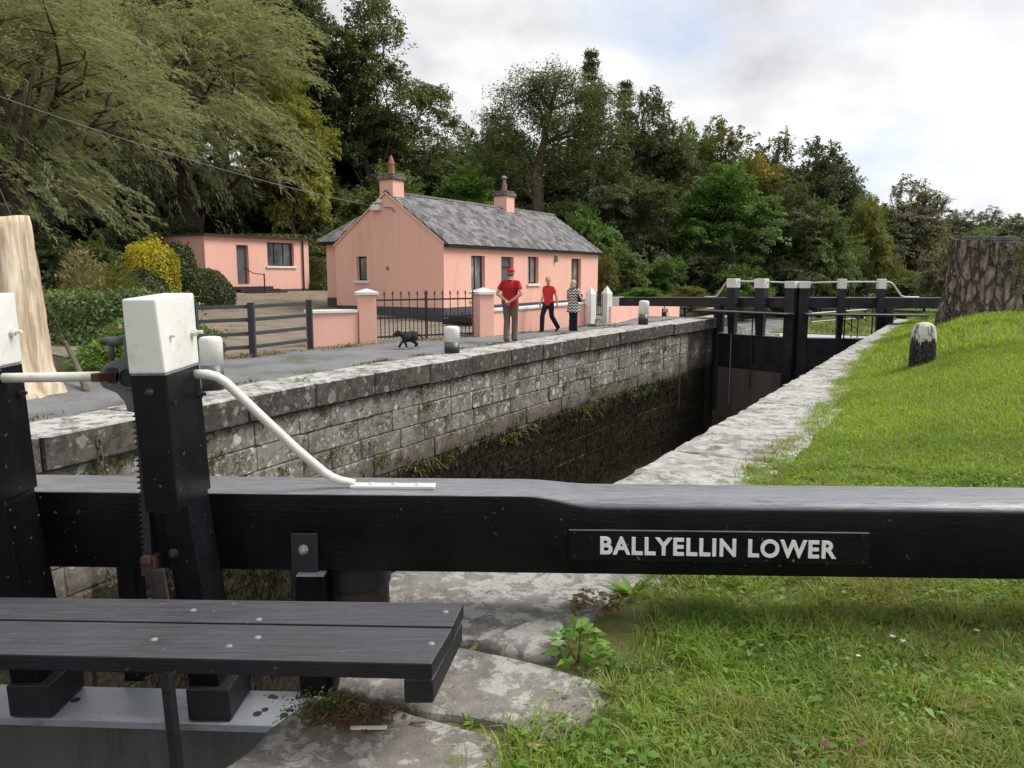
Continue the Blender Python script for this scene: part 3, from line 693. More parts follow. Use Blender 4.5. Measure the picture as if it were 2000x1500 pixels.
# rack and rod
m = MB(); r0, r1 = D(276, 806, 3.22), D(296, 1092, 3.22); m.bar(r0, r1, .05, .028, up=(1, 0, 0)); m.build('rack', 'black_iron', gate)
m = MB(); dr = (r1 - r0)
for i in range(27):
    p = r0 + dr * (i + .5) / 27; hh = np.linalg.norm(dr) / 27
    m.add([p + np.array(x) for x in ((-.012, -.02, hh * .46), (-.012, .02, hh * .46), (-.034, .02, -hh * .05), (-.034, -.02, -hh * .05), (-.012, -.02, -hh * .3), (-.012, .02, -hh * .3))],
          [(0, 1, 2, 3), (3, 2, 5, 4), (0, 3, 4), (1, 5, 2), (0, 4, 5, 1)])
m.build('rack_teeth', 'rust_dark', gate)['kind'] = 'stuff'
m = MB(); m.bar(D(294, 1085, 3.19), D(297, 1120, 3.19), .07, .06, up=(1, 0, 0)); m.build('rack_coupling', 'rust_dark', gate, bevel=.004)
m = MB(); m.bar(D(285, 1086, 3.15), D(285, 1100, 3.15), .03, .035, up=(1, 0, 0)); m.build('coupling_nut', 'rust', gate, bevel=.003)
m = MB(); m.bar(D(304, 1115, 3.17), D(349, 1530, 3.06), .05, .04, up=(1, 0, 0)); m.build('paddle_rod', 'black_iron', gate, bevel=.004)
m = MB(); m.bar(D(309, 1112, 3.145), D(320, 1175, 3.14), .02, .046, up=(1, 0, 0)); m.build('rod_sleeve', 'rust_dark', gate)
# strap, heel post, deck, skin
m = MB(); m.prism([bf(571, 1170), bf(624, 1170), bf(621, 1040), bf(569, 1040)], (0, -.018, 0)); st = m.build('strap', 'black_iron', gate, bevel=.004)
m = MB(); p = bf(593, 1073, .018); m.lathe((0, 0, 0), [(.024, 0), (.022, .014), (.012, .018), (.01, .034), (.003, .036)], 8)
m.v = [(p[0] + x, p[1] - z, p[2] + y) for x, y, z in m.v]; m.build('bolt', 'galvanised', st)
hp = D(696, 1140, 3.62)
m = MB(); m.lathe((hp[0], hp[1], 0), [(.165, .12), (.168, .13), (.168, .26)], 28); m.build('heel_collar', 'black_iron', gate, smooth=False)
m = MB(); m.lathe((hp[0], hp[1], 0), [(.158, -3.2), (.158, .125)], 28); m.build('heel_post', 'rust_dark', gate)
m = MB(); c = D(615, 1340, 3.4); m.box(c[0] - .06, c[0] + .07, 3.36, 3.6, -1.5, .25); m.build('heel_stile', 'black_post', gate, bevel=.005)
m = MB(); c = D(265, 1330, 3.52); m.box(c[0] - .045, c[0] + .045, 3.5, 3.6, -.34, .25); m.build('back_stile', 'black_post', gate, bevel=.005)
dz = -.34; dk = [G(-1000, 1372, dz), G(640, 1421, dz), G(650, 1352, dz), G(-1000, 1312, dz)]
m = MB(); m.hexa([p - np.array([0, 0, .035]) for p in dk], dk); deck = m.build('top_deck', 'deck', gate, bevel=.003)
for x, y, r in ((148, 1367, .021), (530, 1360, .016), (538, 1362, .013), (583, 1363, .013), (503, 1394, .019), (518, 1386, .015), (555, 1397, .019), (564, 1387, .014)):
    m = MB(); p = G(x, y, dz + .001); m.lathe((p[0], p[1], dz + .001), [(r, 0), (r, .002)], 12); m.build('drain_hole_disc', 'black_iron', deck)  # flat black discs painted in for the dark of open drain holes
m = MB(); a, b = dk[0] + np.array([0, .03, -.036]), dk[1] + np.array([0, .03, -.036]); bk = np.array([0, .22, 0]); dn = np.array([0, 0, -2.6])
m.hexa([a + dn, b + dn, b + bk + dn, a + bk + dn], [a, b, b + bk, a + bk]); m.build('leaf_skin', 'gate_skin', gate)
# footboard
bz = .35
far_l, far_r, gp_l, gp_r, nr_l, nr_r = G(-1200, 1150, bz), G(906, 1177, bz), G(-1200, 1191, bz), G(884, 1226, bz), G(-1200, 1250, bz), G(843, 1296, bz)
up_ = np.array([0, 0, .058]); gap = np.array([0, .012, 0])
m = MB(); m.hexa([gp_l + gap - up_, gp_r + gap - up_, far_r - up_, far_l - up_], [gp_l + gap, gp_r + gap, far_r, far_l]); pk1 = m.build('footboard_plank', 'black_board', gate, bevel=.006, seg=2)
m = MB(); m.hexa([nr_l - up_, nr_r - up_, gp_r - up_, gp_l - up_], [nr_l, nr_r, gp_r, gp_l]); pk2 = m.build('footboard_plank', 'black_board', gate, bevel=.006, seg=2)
for x, y, pk in ((870, 1195, pk1), (842, 1257, pk2), (377, 1192, pk1), (505, 1210, pk1), (301, 1249, pk2), (447, 1262, pk2), (503, 1245, pk2)):
    p = G(x, y, bz); m = MB(); m.lathe((p[0], p[1], bz - .001), [(.013, 0), (.0125, .002), (.008, .005), (.002, .006)], 12); m.build('coach_bolt', 'galvanised', pk, smooth=True)
e_ = (far_r - nr_r); q0_, q1_ = nr_r + e_ * .02 - (0, 0, .06), far_r - e_ * .06 - (0, 0, .06); wv_ = np.array([-.095, 0, 0]); hv_ = np.array([0, 0, -.085])
m = MB(); m.hexa([q0_ + wv_ + hv_, q0_ + hv_, q1_ + hv_, q1_ + wv_ + hv_], [q0_ + wv_, q0_, q1_, q1_ + wv_]); m.build('bearer', 'black_board', gate, bevel=.005)
m = MB(); m.box(-2.62, -2.52, 2.42, 3.4, .205, .292); m.build('bearer', 'black_board', gate, bevel=.005)

# ================================================================== the far gate leaves
def at_px(A, B, px):
    """point of plan line A-B met by the vertical plane through pixel column px (near the horizon)"""
    A = np.array(A[:2]); B = np.array(B[:2]); k = (px - 1000) / FPX * .9902; d = B - A
    s = (k * A[1] - A[0]) / (d[0] - k * d[1]); return A + d * s
def far_leaf(label, M, H, posts, tail, mitre, railend, rods, z_tail, boardpx):
    M = np.array(M); H = np.array(H); u = (H - M) / np.linalg.norm(H - M); wv = np.array([u[1], -u[0]])
    if wv[1] > 0: wv = -wv                         # towards the viewer
    g = thing('lock_gate', label, 'lock gate', (M[0], M[1], -.52), 'lower lock gate leaves')
    def P(s, o, z): q = M + u * s + wv * o; return np.array([q[0], q[1], z])
    ln = np.linalg.norm(H - M); sp = lambda px: float((at_px(M, H, px) - M) @ u)
    def blk(s0, s1, o0, o1, z0, z1, z0b=None, z1b=None):
        z0b = z0 if z0b is None else z0b; z1b = z1 if z1b is None else z1b
        m = MB(); m.hexa([P(s0, o1, z0), P(s1, o1, z0b), P(s1, o0, z0b), P(s0, o0, z0)], [P(s0, o1, z1), P(s1, o1, z1b), P(s1, o0, z1b), P(s0, o0, z1)]); return m
    blk(.02, ln, -.12, .1, -1.73, -.53).build('leaf_panel', 'black_far', g)
    blk(.02, ln, -.12, .098, -4.6, -1.732).build('wet_panel', 'gate_wet', g)
    blk(.02, ln, -.16, .13, -.53, -.50).build('top_deck', 'deck', g, bevel=.004)
    st_ = sp(tail); zz = lambda s: .48 + (z_tail - .48) * s / st_
    blk(-.02, st_ - .35, -.22, .08, zz(0), zz(st_ - .35), zz(0), 0) if False else None
    def beam(s0, s1, name, mt, par, gr=0.):
        m = MB(); a0, a1 = zz(s0), zz(s1)
        m.hexa([P(s0, .02 + gr, a0 - gr), P(s1, .02 + gr, a1 - gr), P(s1, -.28 - gr, a1 - gr), P(s0, -.28 - gr, a0 - gr)], [P(s0, .02 + gr, a0 + .35 + gr), P(s1, .02 + gr, a1 + .35 + gr), P(s1, -.28 - gr, a1 + .35 + gr), P(s0, -.28 - gr, a0 + .35 + gr)])
        return m.build(name, mt, par, bevel=.02, seg=2)
    bo = beam(0, st_, 'balance_beam', 'black_far', g)
    if tail < 1300: beam(st_ - .45, st_ + .02, 'white_end', 'white_paint', bo, .01)
    # mitre post
    s0, s1 = sorted((sp(mitre[0]), sp(mitre[1])))
    mp = blk(s0, s1, -.16, .22, -4.6, 1.16).build('mitre_post', 'black_far', g, bevel=.012)
    blk(s0 - .012, s1 + .012, -.172, .232, 1.13, 1.36).build('white_cap', 'white_paint', mp, bevel=.02, seg=2)
    mids = []
    for (a, b) in posts:
        s0, s1 = sorted((sp(a), sp(b))); c = (s0 + s1) / 2; hw = (s1 - s0) / 2
        po = blk(c - hw, c + hw, .025, .30, .62, 1.18).build('paddle_post', 'black_far', g, bevel=.01)
        m = MB(); h2 = hw * .72
        m.hexa([P(c - h2, .2, -.5), P(c + h2, .2, -.5), P(c + h2, .03, -.5), P(c - h2, .03, -.5)], [P(c - hw, .29, .62), P(c + hw, .29, .62), P(c + hw, .03, .62), P(c - hw, .03, .62)]); m.build('post_foot', 'black_far', po, bevel=.006)
        blk(c - hw - .01, c + hw + .01, .015, .31, 1.12, 1.44).build('white_cap', 'white_paint', po, bevel=.015, seg=2)
        sg = 1 if c > ln * .5 else 1
        m = MB(); q = P(c + hw + .05, .12, 1.22); m.tube([q - np.array([0, 0, .16]), q, q + np.array([.03, 0, .1])], [.03, .075, .04], 8); m.bar(q, q + np.array([.0, -.22, -.02]), .035, .035); m.build('paddle_gear', 'casting', po)
        mids.append(c)
    mids.sort(); m = MB(); zr = 1.345
    se, ze = sp(railend), .85
    pts = [P(.05, .1, zr - .04), P(mids[0], .12, zr), P(mids[-1], .12, zr), P(mids[-1] + .25, .1, zr), P(mids[-1] + .36, .08, zr - .05), P(se - .05, -.08, zz(se) + .40), P(se + .1, -.1, zz(se) + .36), P(se + .5, -.1, zz(se) + .36)]
    m.tube(pts, .026, 8); m.build('hand_rail', 'white_pipe', g, smooth=True)
    for px, mt, z1, z0 in rods:
        s = sp(px); m = MB(); m.bar(P(s, .16, z0), P(s, .16, z1), .035, .035); m.build('paddle_rod', mt, g)
    s0, s1 = sorted((sp(boardpx[0]), sp(boardpx[1])))
    blk(s0, s1, .32, .62, .27, .325).build('footboard_plank', 'black_far', g, bevel=.006); blk(s0, s1, .64, .92, .27, .325).build('footboard_plank', 'black_far', g, bevel=.006)
    for f_ in (.1, .45, .8): blk(s0 + (s1 - s0) * f_, s0 + (s1 - s0) * f_ + .09, .02, .88, .19, .268).build('bearer', 'black_far', g)
    q = P(ln - .05, -.05, 0); m = MB(); m.lathe((q[0], q[1], 0), [(.2, -3.3), (.2, .5)], 20); m.build('heel_post', 'black_far', g)
    return g
Mf = np.array([9.42, 26.0]); HLf = L(25.55, -5.66)[:2]; HRf = L(25.6, -.02)[:2]
far_leaf('far lock gate leaf on the cottage side, long beam with white end over pink wall', Mf, HLf, [(1430, 1447), (1484, 1503)], 1195, (1541, 1560), 1397, [(1438, 'galvanised', .2, -3.0), (1479, 'rust_dark', .3, -2.4)], .30, (1566, 1385))
far_leaf('far lock gate leaf on the grass side, its beam running behind the big stump', Mf + np.array([.12, .0]), HRf, [(1636, 1650), (1713, 1727)], 1985, (1561, 1581), 1768, [(1653, 'rust_dark', .6, -1.6), (1707, 'black_iron', .6, -.6)], .50, (1570, 1800))

# ================================================================== buildings
def VP(A, B, px, py):
    """point where the pixel ray meets the vertical plane through plan points A, B"""
    A = np.array(A[:2], float); B = np.array(B[:2], float); d = B - A; nn = np.array([d[1], -d[0]]); r_ = ray(px, py)
    s = (A @ nn) / (r_[:2] @ nn); return np.array([0, 0, EYE]) + r_ * s
def wall_panel(O, U, Nn, W, H, ops, dep=.18):
    """wall face with rectangular openings (u0,u1,z0,z1) and their reveals, as a mesh builder"""
    O = np.array(O, float); U = np.array([U[0], U[1], 0]); Nn = np.array([Nn[0], Nn[1], 0]); Zv = np.array([0, 0, 1.])
    us = sorted({0., W} | {o[0] for o in ops} | {o[1] for o in ops}); zs = sorted({0., H} | {o[2] for o in ops} | {o[3] for o in ops}); m = MB()
    P = lambda u, z, d=0.: O + U * u + Zv * z - Nn * d
    for i in range(len(us) - 1):
        for j in range(len(zs) - 1):
            cu_, cz = (us[i] + us[i + 1]) / 2, (zs[j] + zs[j + 1]) / 2
            if any(o[0] < cu_ < o[1] and o[2] < cz < o[3] for o in ops): continue
            m.add([P(us[i], zs[j]), P(us[i + 1], zs[j]), P(us[i + 1], zs[j + 1]), P(us[i], zs[j + 1])], [(0, 1, 2, 3)])
    for a, b, c, d in ops:
        for q in (((a, c), (b, c)), ((b, c), (b, d)), ((b, d), (a, d)), ((a, d), (a, c))):
            (u0, z0), (u1, z1) = q; m.add([P(u0, z0), P(u0, z0, dep), P(u1, z1, dep), P(u1, z1)], [(0, 1, 2, 3)])
    return m
def fbox(O, U, Nn, u0, u1, z0, z1, d0, d1):
    """block in a wall's own axes: d is depth behind the face (negative = proud)"""
    O = np.array(O, float); U = np.array([U[0], U[1], 0]); Nn = np.array([Nn[0], Nn[1], 0])
    c = lambda u, z, d: O + U * u + np.array([0, 0, z]) - Nn * d
    m = MB(); m.hexa([c(u0, z0, d0), c(u1, z0, d0), c(u1, z0, d1), c(u0, z0, d1)], [c(u0, z1, d0), c(u1, z1, d0), c(u1, z1, d1), c(u0, z1, d1)]); return m
def window(par, O, U, Nn, op, bars=(.5,), glass='glass_curtain', sill=True, name='window'):
    a, b, c, d = op; f = .05; dp = .14
    fr = MB()
    for q in ((a, b, c, c + f), (a, b, d - f, d), (a, a + f, c, d), (b - f, b, c, d)):
        x = fbox(O, U, Nn, q[0], q[1], q[2], q[3], dp, dp + .06); fr.add(x.v, x.f)
    w_ = fr.build(name, 'frame_dark', par)
    for k in bars:
        u = a + (b - a) * k; fbox(O, U, Nn, u - .022, u + .022, c + f, d - f, dp + .004, dp + .055).build('mullion', 'frame_dark', w_)
    ks = [0] + list(bars) + [1]
    for i in range(len(ks) - 1):
        fbox(O, U, Nn, a + (b - a) * ks[i] + .03, a + (b - a) * ks[i + 1] - .03, c + f * .8, d - f * .8, dp + .03, dp + .04).build('pane', glass, w_)
    if sill: fbox(O, U, Nn, a - .1, b + .1, c - .1, c - .002, -.07, .13).build('sill', 'white_paint', w_, bevel=.01)
    return w_
H0 = L(18.75, -12.94); HU, HN = AX, NX; HW, HD, HE, HRZ = 12.4, 4.8, 2.6, 4.32
cot = thing('cottage', 'pink lock-keeper\'s cottage with slate roof and two chimneys behind iron gates', 'house', L(24, -15, 0))
A_, B_ = H0[:2], (H0[:2] + AX * 10)
uo = lambda px, py: VP(A_, B_, px, py)
def op_front(x0, x1, y0, z0):
    p, q = uo(x0, y0), uo(x1, y0); return (float((p[:2] - A_) @ AX), float((q[:2] - A_) @ AX), z0, float(p[2]))
z3 = float(uo(1040, 554)[2])
ops = [op_front(920, 947, 499, .72), op_front(979, 1003, 501, .18), op_front(1031, 1052, 501, z3), op_front(1116, 1135, 505, .75)]
wall_panel(H0, HU, HN, HW, HE, ops).build('front_wall', 'pink', cot, fix=False)
window(cot, H0, HU, HN, ops[0]); window(cot, H0, HU, HN, ops[2]); window(cot, H0, HU, HN, ops[3])
a, b, c, d = ops[1]; dr_ = fbox(H0, HU, HN, a, b, c, d, .15, .2).build('door', 'door_grey', cot)
fbox(H0, HU, HN, a, b, d - .42, d - .36, .13, .15).build('transom', 'frame_dark', dr_); fbox(H0, HU, HN, a + .1, b - .1, c + .2, c + .85, .135, .15).build('door_panel', 'door_grey', dr_, bevel=.008)
fbox(H0, HU, HN, a + .08, a + .12, 1.1, 1.24, .1, .15).build('door_handle', 'galvanised', dr_)
# gable: seen left-to-right it runs from the back corner to the front corner
GU = NX; GN = -AX; GO = L(18.75, -12.94 - HD); GA, GB = GO[:2], H0[:2]
ug = lambda px, py: VP(GA, GB, px, py)
p, q = ug(696, 501), ug(717, 548); gop = (float((p[:2] - GA) @ GU), float((q[:2] - GA) @ GU), float(q[2]), float(p[2]))
gm = wall_panel(GO, GU, GN, HD, HE, [gop]); ap = GO + np.array([*(GU * HD / 2), HRZ])
gm.add([GO + np.array([0, 0, HE]), H0 + np.array([0, 0, HE]), ap], [(0, 1, 2)]); gm.build('gable_wall', 'pink', cot, fix=False)
window(cot, GO, GU, GN, gop, bars=())
m = MB(); e = L(18.75 + HW, -12.94); g_ = L(18.75 + HW, -12.94 - HD); hz = np.array([0, 0, HE]); ap2 = L(18.75 + HW, -12.94 - HD / 2, HRZ)
m.add([e, g_, g_ + hz, ap2, e + hz], [(0, 1, 2, 3, 4)]); m.add([g_, GO, GO + hz, g_ + hz], [(0, 1, 2, 3)]); m.build('rear_wall', 'pink', cot, fix=False)
fbox(H0, HU, HN, -.012, HW, -.3, .47, -.014, .1).build('plinth', 'plinth', cot); fbox(GO, GU, GN, -.01, HD + .012, -.3, .47, -.014, .1).build('plinth', 'plinth', cot)
fbox(GO, GU, GN, 2.35, 2.47, 1.72, 1.86, -.012, .02).build('vent', 'terracotta', cot)
p = ug(741, 404); uu = float((p[:2] - GA) @ GU)
fl_ = fbox(GO, GU, GN, uu - .26, uu + .1, p[2] - .13, p[2] + .06, -.2, 0).build('floodlight', 'white_paint', cot, bevel=.02); fbox(GO, GU, GN, uu - .02, uu + .16, p[2] + .12, p[2] + .24, -.14, 0).build('sensor', 'white_paint', fl_, bevel=.02)
m = MB(); q = ug(768, 408); m.tube([ug(752, 405) + (-AX[0] * .06, -AX[1] * .06, 0), q + (-AX[0] * .08, -AX[1] * .08, .03), ug(772, 411) + (-AX[0] * .06, -AX[1] * .06, -.05)], .02, 6); m.build('cable_hook', 'wire', cot)
# roof
EV = .16; sl_n = HD / 2 + EV; ez = HE + .02; rise = HRZ + .08 - ez; sl_len = math.hypot(sl_n, rise); pitch_ = math.atan2(rise, sl_n)
def rp_(t, s, up=0.):
    """front roof slope: t along, s metres up the slope from the eave"""
    n = -12.94 + EV - s * math.cos(pitch_); z = ez + s * math.sin(pitch_)
    return L(t, n, z) + np.array([*(NX * math.sin(pitch_)), math.cos(pitch_)]) * up
t0, t1 = 18.75 - .03, 18.75 + HW + .08
m = MB(); m.hexa([rp_(t0, 0, -.06), rp_(t0, sl_len, -.06), rp_(t1, sl_len, -.06), rp_(t1, 0, -.06)], [rp_(t0, 0), rp_(t0, sl_len), rp_(t1, sl_len), rp_(t1, 0)]); roof = m.build('roof', 'slate', cot)
m = MB(); q = -12.94 - HD - EV; m.add([L(t0, -12.94 - HD / 2, HRZ + .08), L(t1, -12.94 - HD / 2, HRZ + .08), L(t1, q, ez), L(t0, q, ez)], [(0, 1, 2, 3)]); m.build('rear_slope', 'slate', cot, fix=False)
sm_ = []
for i in range(5):
    m = MB(); m.box(-.143, .143, -.2, .2, -.011, .011); me = m.mesh('slate'); rr = random.Random(i)
    for v in me.vertices: v.co += Vector((rr.uniform(-.008, .008), rr.uniform(-.012, .012), rr.uniform(-.003, .003)))
    me.materials.append(MAT['slate']); sm_.append(me)
def slate_rot(tx, ny, up, jit):
    M_ = Matrix((Vector(tx), Vector(ny), Vector(up))).transposed(); return (M_ @ Euler((.06 + random.uniform(-jit, jit), random.uniform(-jit, jit), random.uniform(-.02, .02))).to_matrix()).to_euler()
tx = (AX[0], AX[1], 0); ny = (-NX[0] * math.cos(pitch_), -NX[1] * math.cos(pitch_), math.sin(pitch_)); up3 = (NX[0] * math.sin(pitch_), NX[1] * math.sin(pitch_), math.cos(pitch_))
rest = MB(); cnt = 0; rows = int(sl_len / .235)
for c_ in range(int((t1 - t0) / .297)):
    for r_i in range(rows):
        t = t0 + .15 + c_ * .297 + (.148 if r_i % 2 else 0); s = .12 + r_i * .235
        if t > t1 - .1 or s > sl_len - .05: continue
        sag = -.015 * math.sin((t - t0) / HW * math.pi)
        if cnt < 298: link('slate', random.choice(sm_), roof, loc=rp_(t, s, .018 + sag * 0), rot=slate_rot(tx, ny, up3, .02)); cnt += 1
        else:
            E_ = slate_rot(tx, ny, up3, .02).to_matrix(); o_ = Vector(rp_(t, s, .018)); me = random.choice(sm_)
            rest.add([o_ + E_ @ v.co for v in me.vertices], [tuple(p.vertices) for p in me.polygons])
rest.build('slate_courses', 'slate', roof, fix=False)['kind'] = 'stuff'
for i in range(28):
    a = t0 + i * (t1 - t0) / 28; m = MB(); k = (t1 - t0) / 28 - .01
    nR = -12.94 - HD / 2; zt = HRZ + .115
    m.add([L(a, nR + .14, zt - .07), L(a, nR, zt + .02), L(a, nR - .14, zt - .07), L(a + k, nR + .14, zt - .07), L(a + k, nR, zt + .02), L(a + k, nR - .14, zt - .07)], [(0, 1, 4, 3), (1, 2, 5, 4), (0, 2, 1), (3, 4, 5), (0, 3, 5, 2)]); m.build('ridge_tile', 'chimney_cap', roof)
fbox(H0, HU, HN, -.02, HW + .06, HE - .12, HE + .0, -EV - .02, -.02).build('gutter', 'black_iron', cot, bevel=.02)
def verge(ua, ub, za, zb):
    m = MB(); m.bar(GO + np.array([*(GU * ua), za]) + np.array([*(GN * .02), 0]), GO + np.array([*(GU * ub), zb]) + np.array([*(GN * .02), 0]), .05, .07, up=(GN[0], GN[1], 0)); m.build('verge', 'pink', roof)
verge(-.05, HD / 2, HE, HRZ + .05); verge(HD + .05, HD / 2, HE, HRZ + .05)
def chimney(tc, w, dd, z1, kind):
    nR = -12.94 - HD / 2; m = MB(); m.lbox(tc - w / 2, tc + w / 2, nR - dd / 2, nR + dd / 2, HRZ - .75, z1); ch = m.build('chimney', 'pink', cot)
    m = MB(); m.lbox(tc - w / 2 - .07, tc + w / 2 + .07, nR - dd / 2 - .07, nR + dd / 2 + .07, z1, z1 + .14); m.build('cap', 'chimney_cap', ch, bevel=.02)
    m = MB(); m.lbox(tc - w / 2 - .03, tc + w / 2 + .03, nR - dd / 2 - .03, nR + dd / 2 + .03, z1 + .14, z1 + .22); m.build('cap_course', 'chimney_cap', ch, bevel=.02)
    p = L(tc, nR, z1 + .2); m = MB(); m.lathe(p, [(.125, 0), (.115, .08), (.105, .34)], 14); m.build('chimney_pot', 'terracotta', ch)
    m = MB()
    if kind: m.lathe(p, [(.07, .34), (.07, .55)], 10); m.build('flue', 'galvanised', ch); m = MB(); m.lathe(p, [(.14, .56), (.13, .6), (.02, .68)], 12); m.build('cowl', 'galvanised', ch)
    else: m.lathe(p, [(.125, .35), (.06, .55), (.01, .66)], 12); m.build('cowl', 'terracotta', ch)
chimney(19.08, .6, .58, 4.80, 0); chimney(18.75 + 7.9, .66, .62, 4.88, 1)
# rear wing with a hipped end
wg = MB(); wg.lbox(19.35, 24, -18.75, -17.5, -.3, 2.78); wg.build('wing_wall', 'pink', cot)
wg = MB(); wg.lbox(19.335, 24, -18.765, -17.5, -.3, .72); wg.build('wing_plinth', 'plinth', cot)
WZ = 2.8; e0, e1, e2 = L(19.15, -18.98, WZ), L(19.15, -16.2, WZ), L(24.2, -18.98, WZ)
pk = VP(L(21.6, -25), L(21.6, 0), 706, 424); pn = float(TN(pk)[1]); wrise = float(pk[2]) - WZ; pk2_ = L(21.6, -15.0, pk[2])
m = MB(); m.add([e0, e1, pk2_, pk, e2], [(0, 1, 2, 3), (0, 3, 4)]); m.add([e0 - (0, 0, .1), e1 - (0, 0, .1), e0, e1], [(0, 1, 3, 2)]); wr = m.build('wing_roof', 'slate', cot, fix=False)
fbox(L(19.15, -18.98), NX, -AX, -.02, 1.3, WZ - .13, WZ - .01, -.02, .04).build('wing_gutter', 'black_iron', cot)
m = MB(); m.bar(e0 + (0, 0, .03), pk + (0, 0, .03), .16, .04); m.build('hip_tile', 'chimney_cap', wr)
px_ = math.atan2(wrise, 2.45); ny2 = (AX[0] * math.cos(px_), AX[1] * math.cos(px_), math.sin(px_)); up2 = (-AX[0] * math.sin(px_), -AX[1] * math.sin(px_), math.cos(px_))
for r_i in range(12):
    s = .12 + r_i * .25; lim = s * math.cos(px_) / 2.45 * (pn + 18.98)
    for c_ in range(12):
        n = -18.83 + c_ * .297 + (.148 if r_i % 2 else 0); zz_ = WZ + s * math.sin(px_)
        if n - .12 < -18.98 + lim or n > -15.6 or zz_ > pk[2] - .05: continue
        if n > -12.94 - HD - .1 + (zz_ - 2.6) * 1.4: continue
        link('slate', random.choice(sm_), wr, loc=L(19.15 + s * math.cos(px_), n, zz_) + np.array(up2) * .02, rot=slate_rot((NX[0], NX[1], 0), ny2, up2, .02))
# lamp on the front wall
fbox(H0, HU, HN, float((uo(1084, 493)[:2] - A_) @ AX) - .06, float((uo(1084, 493)[:2] - A_) @ AX) + .08, 2.1, 2.36, -.14, 0).build('wall_lamp', 'galvanised', cot, bevel=.03)
# sleepers edging the yard by the cottage
for i, (xa, ya, xb, yb, z) in enumerate([(545, 612, 660, 606, .12), (868, 628, 926, 632, .06), (880, 622, 926, 625, .2)]):
    A2 = G(xa, ya, z); B2 = G(xb, yb, z); m = MB(); m.bar(A2, B2, .22, .2); o = m.build('timber_sleeper', 'sleeper', bevel=.02)
    tag(o, ['dark timber sleeper lying across the gravel behind the rail fence', 'lower dark timber step at the foot of the cottage wall', 'upper dark timber step at the foot of the cottage wall'][i], 'sleeper')

# ------------------------------------------------------------------ outbuilding
C0 = D(398, 460, 33.); C0[2] = 0; OT, ON = TN(C0); OT, ON = float(OT), float(ON)
OUTW = 5.95; OD = 3.6; OB = .62; OTOP = 3.2
ob = thing('outbuilding', 'small flat-roofed pink outbuilding with steps, left of the cottage', 'outbuilding', L(OT + 3, ON - 1.5, OB))
A3 = L(OT, ON)[:2]; B3 = L(OT + 5, ON)[:2]; O3 = L(OT, ON, OB)
def op3(x0, x1, y0, y1):
    p, q = VP(A3, B3, x0, y0), VP(A3, B3, x1, y1); return (float((p[:2] - A3) @ AX), float((q[:2] - A3) @ AX), float(q[2]) - OB, float(p[2]) - OB)
od, ow = op3(461, 488, 478, 555), op3(521, 575, 473, 520)
wall_panel(O3, AX, NX, OUTW, OTOP - OB, [od, ow]).build('front_wall', 'pink', ob, fix=False)
m = MB(); pz = np.array([0, 0, OTOP - OB]); q0, q1, q2 = L(OT, ON - OD, OB), L(OT + OUTW, ON - OD, OB), L(OT + OUTW, ON, OB)
m.add([q0, O3, O3 + pz, q0 + pz], [(0, 1, 2, 3)]); m.add([q2, q1, q1 + pz, q2 + pz], [(0, 1, 2, 3)]); m.add([q1, q0, q0 + pz, q1 + pz], [(0, 1, 2, 3)]); m.build('side_walls', 'pink', ob, fix=False)
fbox(O3, AX, NX, -.01, OUTW + .012, -.4, .28, -.014, .1).build('plinth', 'plinth', ob)
fbox(O3, AX, NX, -.12, OUTW + .14, OTOP - OB, OTOP - OB + .07, -.2, OD + .15).build('roof', 'frame_dark', ob)
window(ob, O3, AX, NX, ow, bars=(.33, .67), glass='glass')
fbox(O3, AX, NX, od[0], od[1], od[2], od[3], .15, .2).build('door', 'door_grey', ob)
u_ = float((VP(A3, B3, 590, 500)[:2] - A3) @ AX)
m = MB(); a_ = O3 + np.array([*(AX * u_), 0]) + np.array([*(NX * .06), 0]); m.tube([a_ + (0, 0, OTOP - OB - .05), a_ + (0, 0, .1), a_ + (0.05, -.1, .03)], .04, 8); m.build('downpipe', 'black_iron', ob)
for i in range(4):
    fbox(O3, AX, NX, od[0] - .55 + .1 * i, od[1] + 1.0 + .12 * i, -.4, od[2] - .1 - i * .11, -.4 - .32 * i, -.02 - .32 * i if i else -.02).build('step', 'sleeper', ob, bevel=.01)
hr = O3 + np.array([*(AX * (od[1] - .15)), 0]) + np.array([*(NX * 1.1), 0])
m = MB(); m.tube([hr + (0, 0, -.2), hr + (0, 0, 1.0)], .03, 8); m.tube([hr + (0, 0, .95), hr + (-NX[0] * .5 - .1, -NX[1] * .5, 1.0), hr + (-NX[0] * 1.05 - .15, -NX[1] * 1.05, 1.25)], .018, 6); m.build('step_rail', 'black_iron', ob)

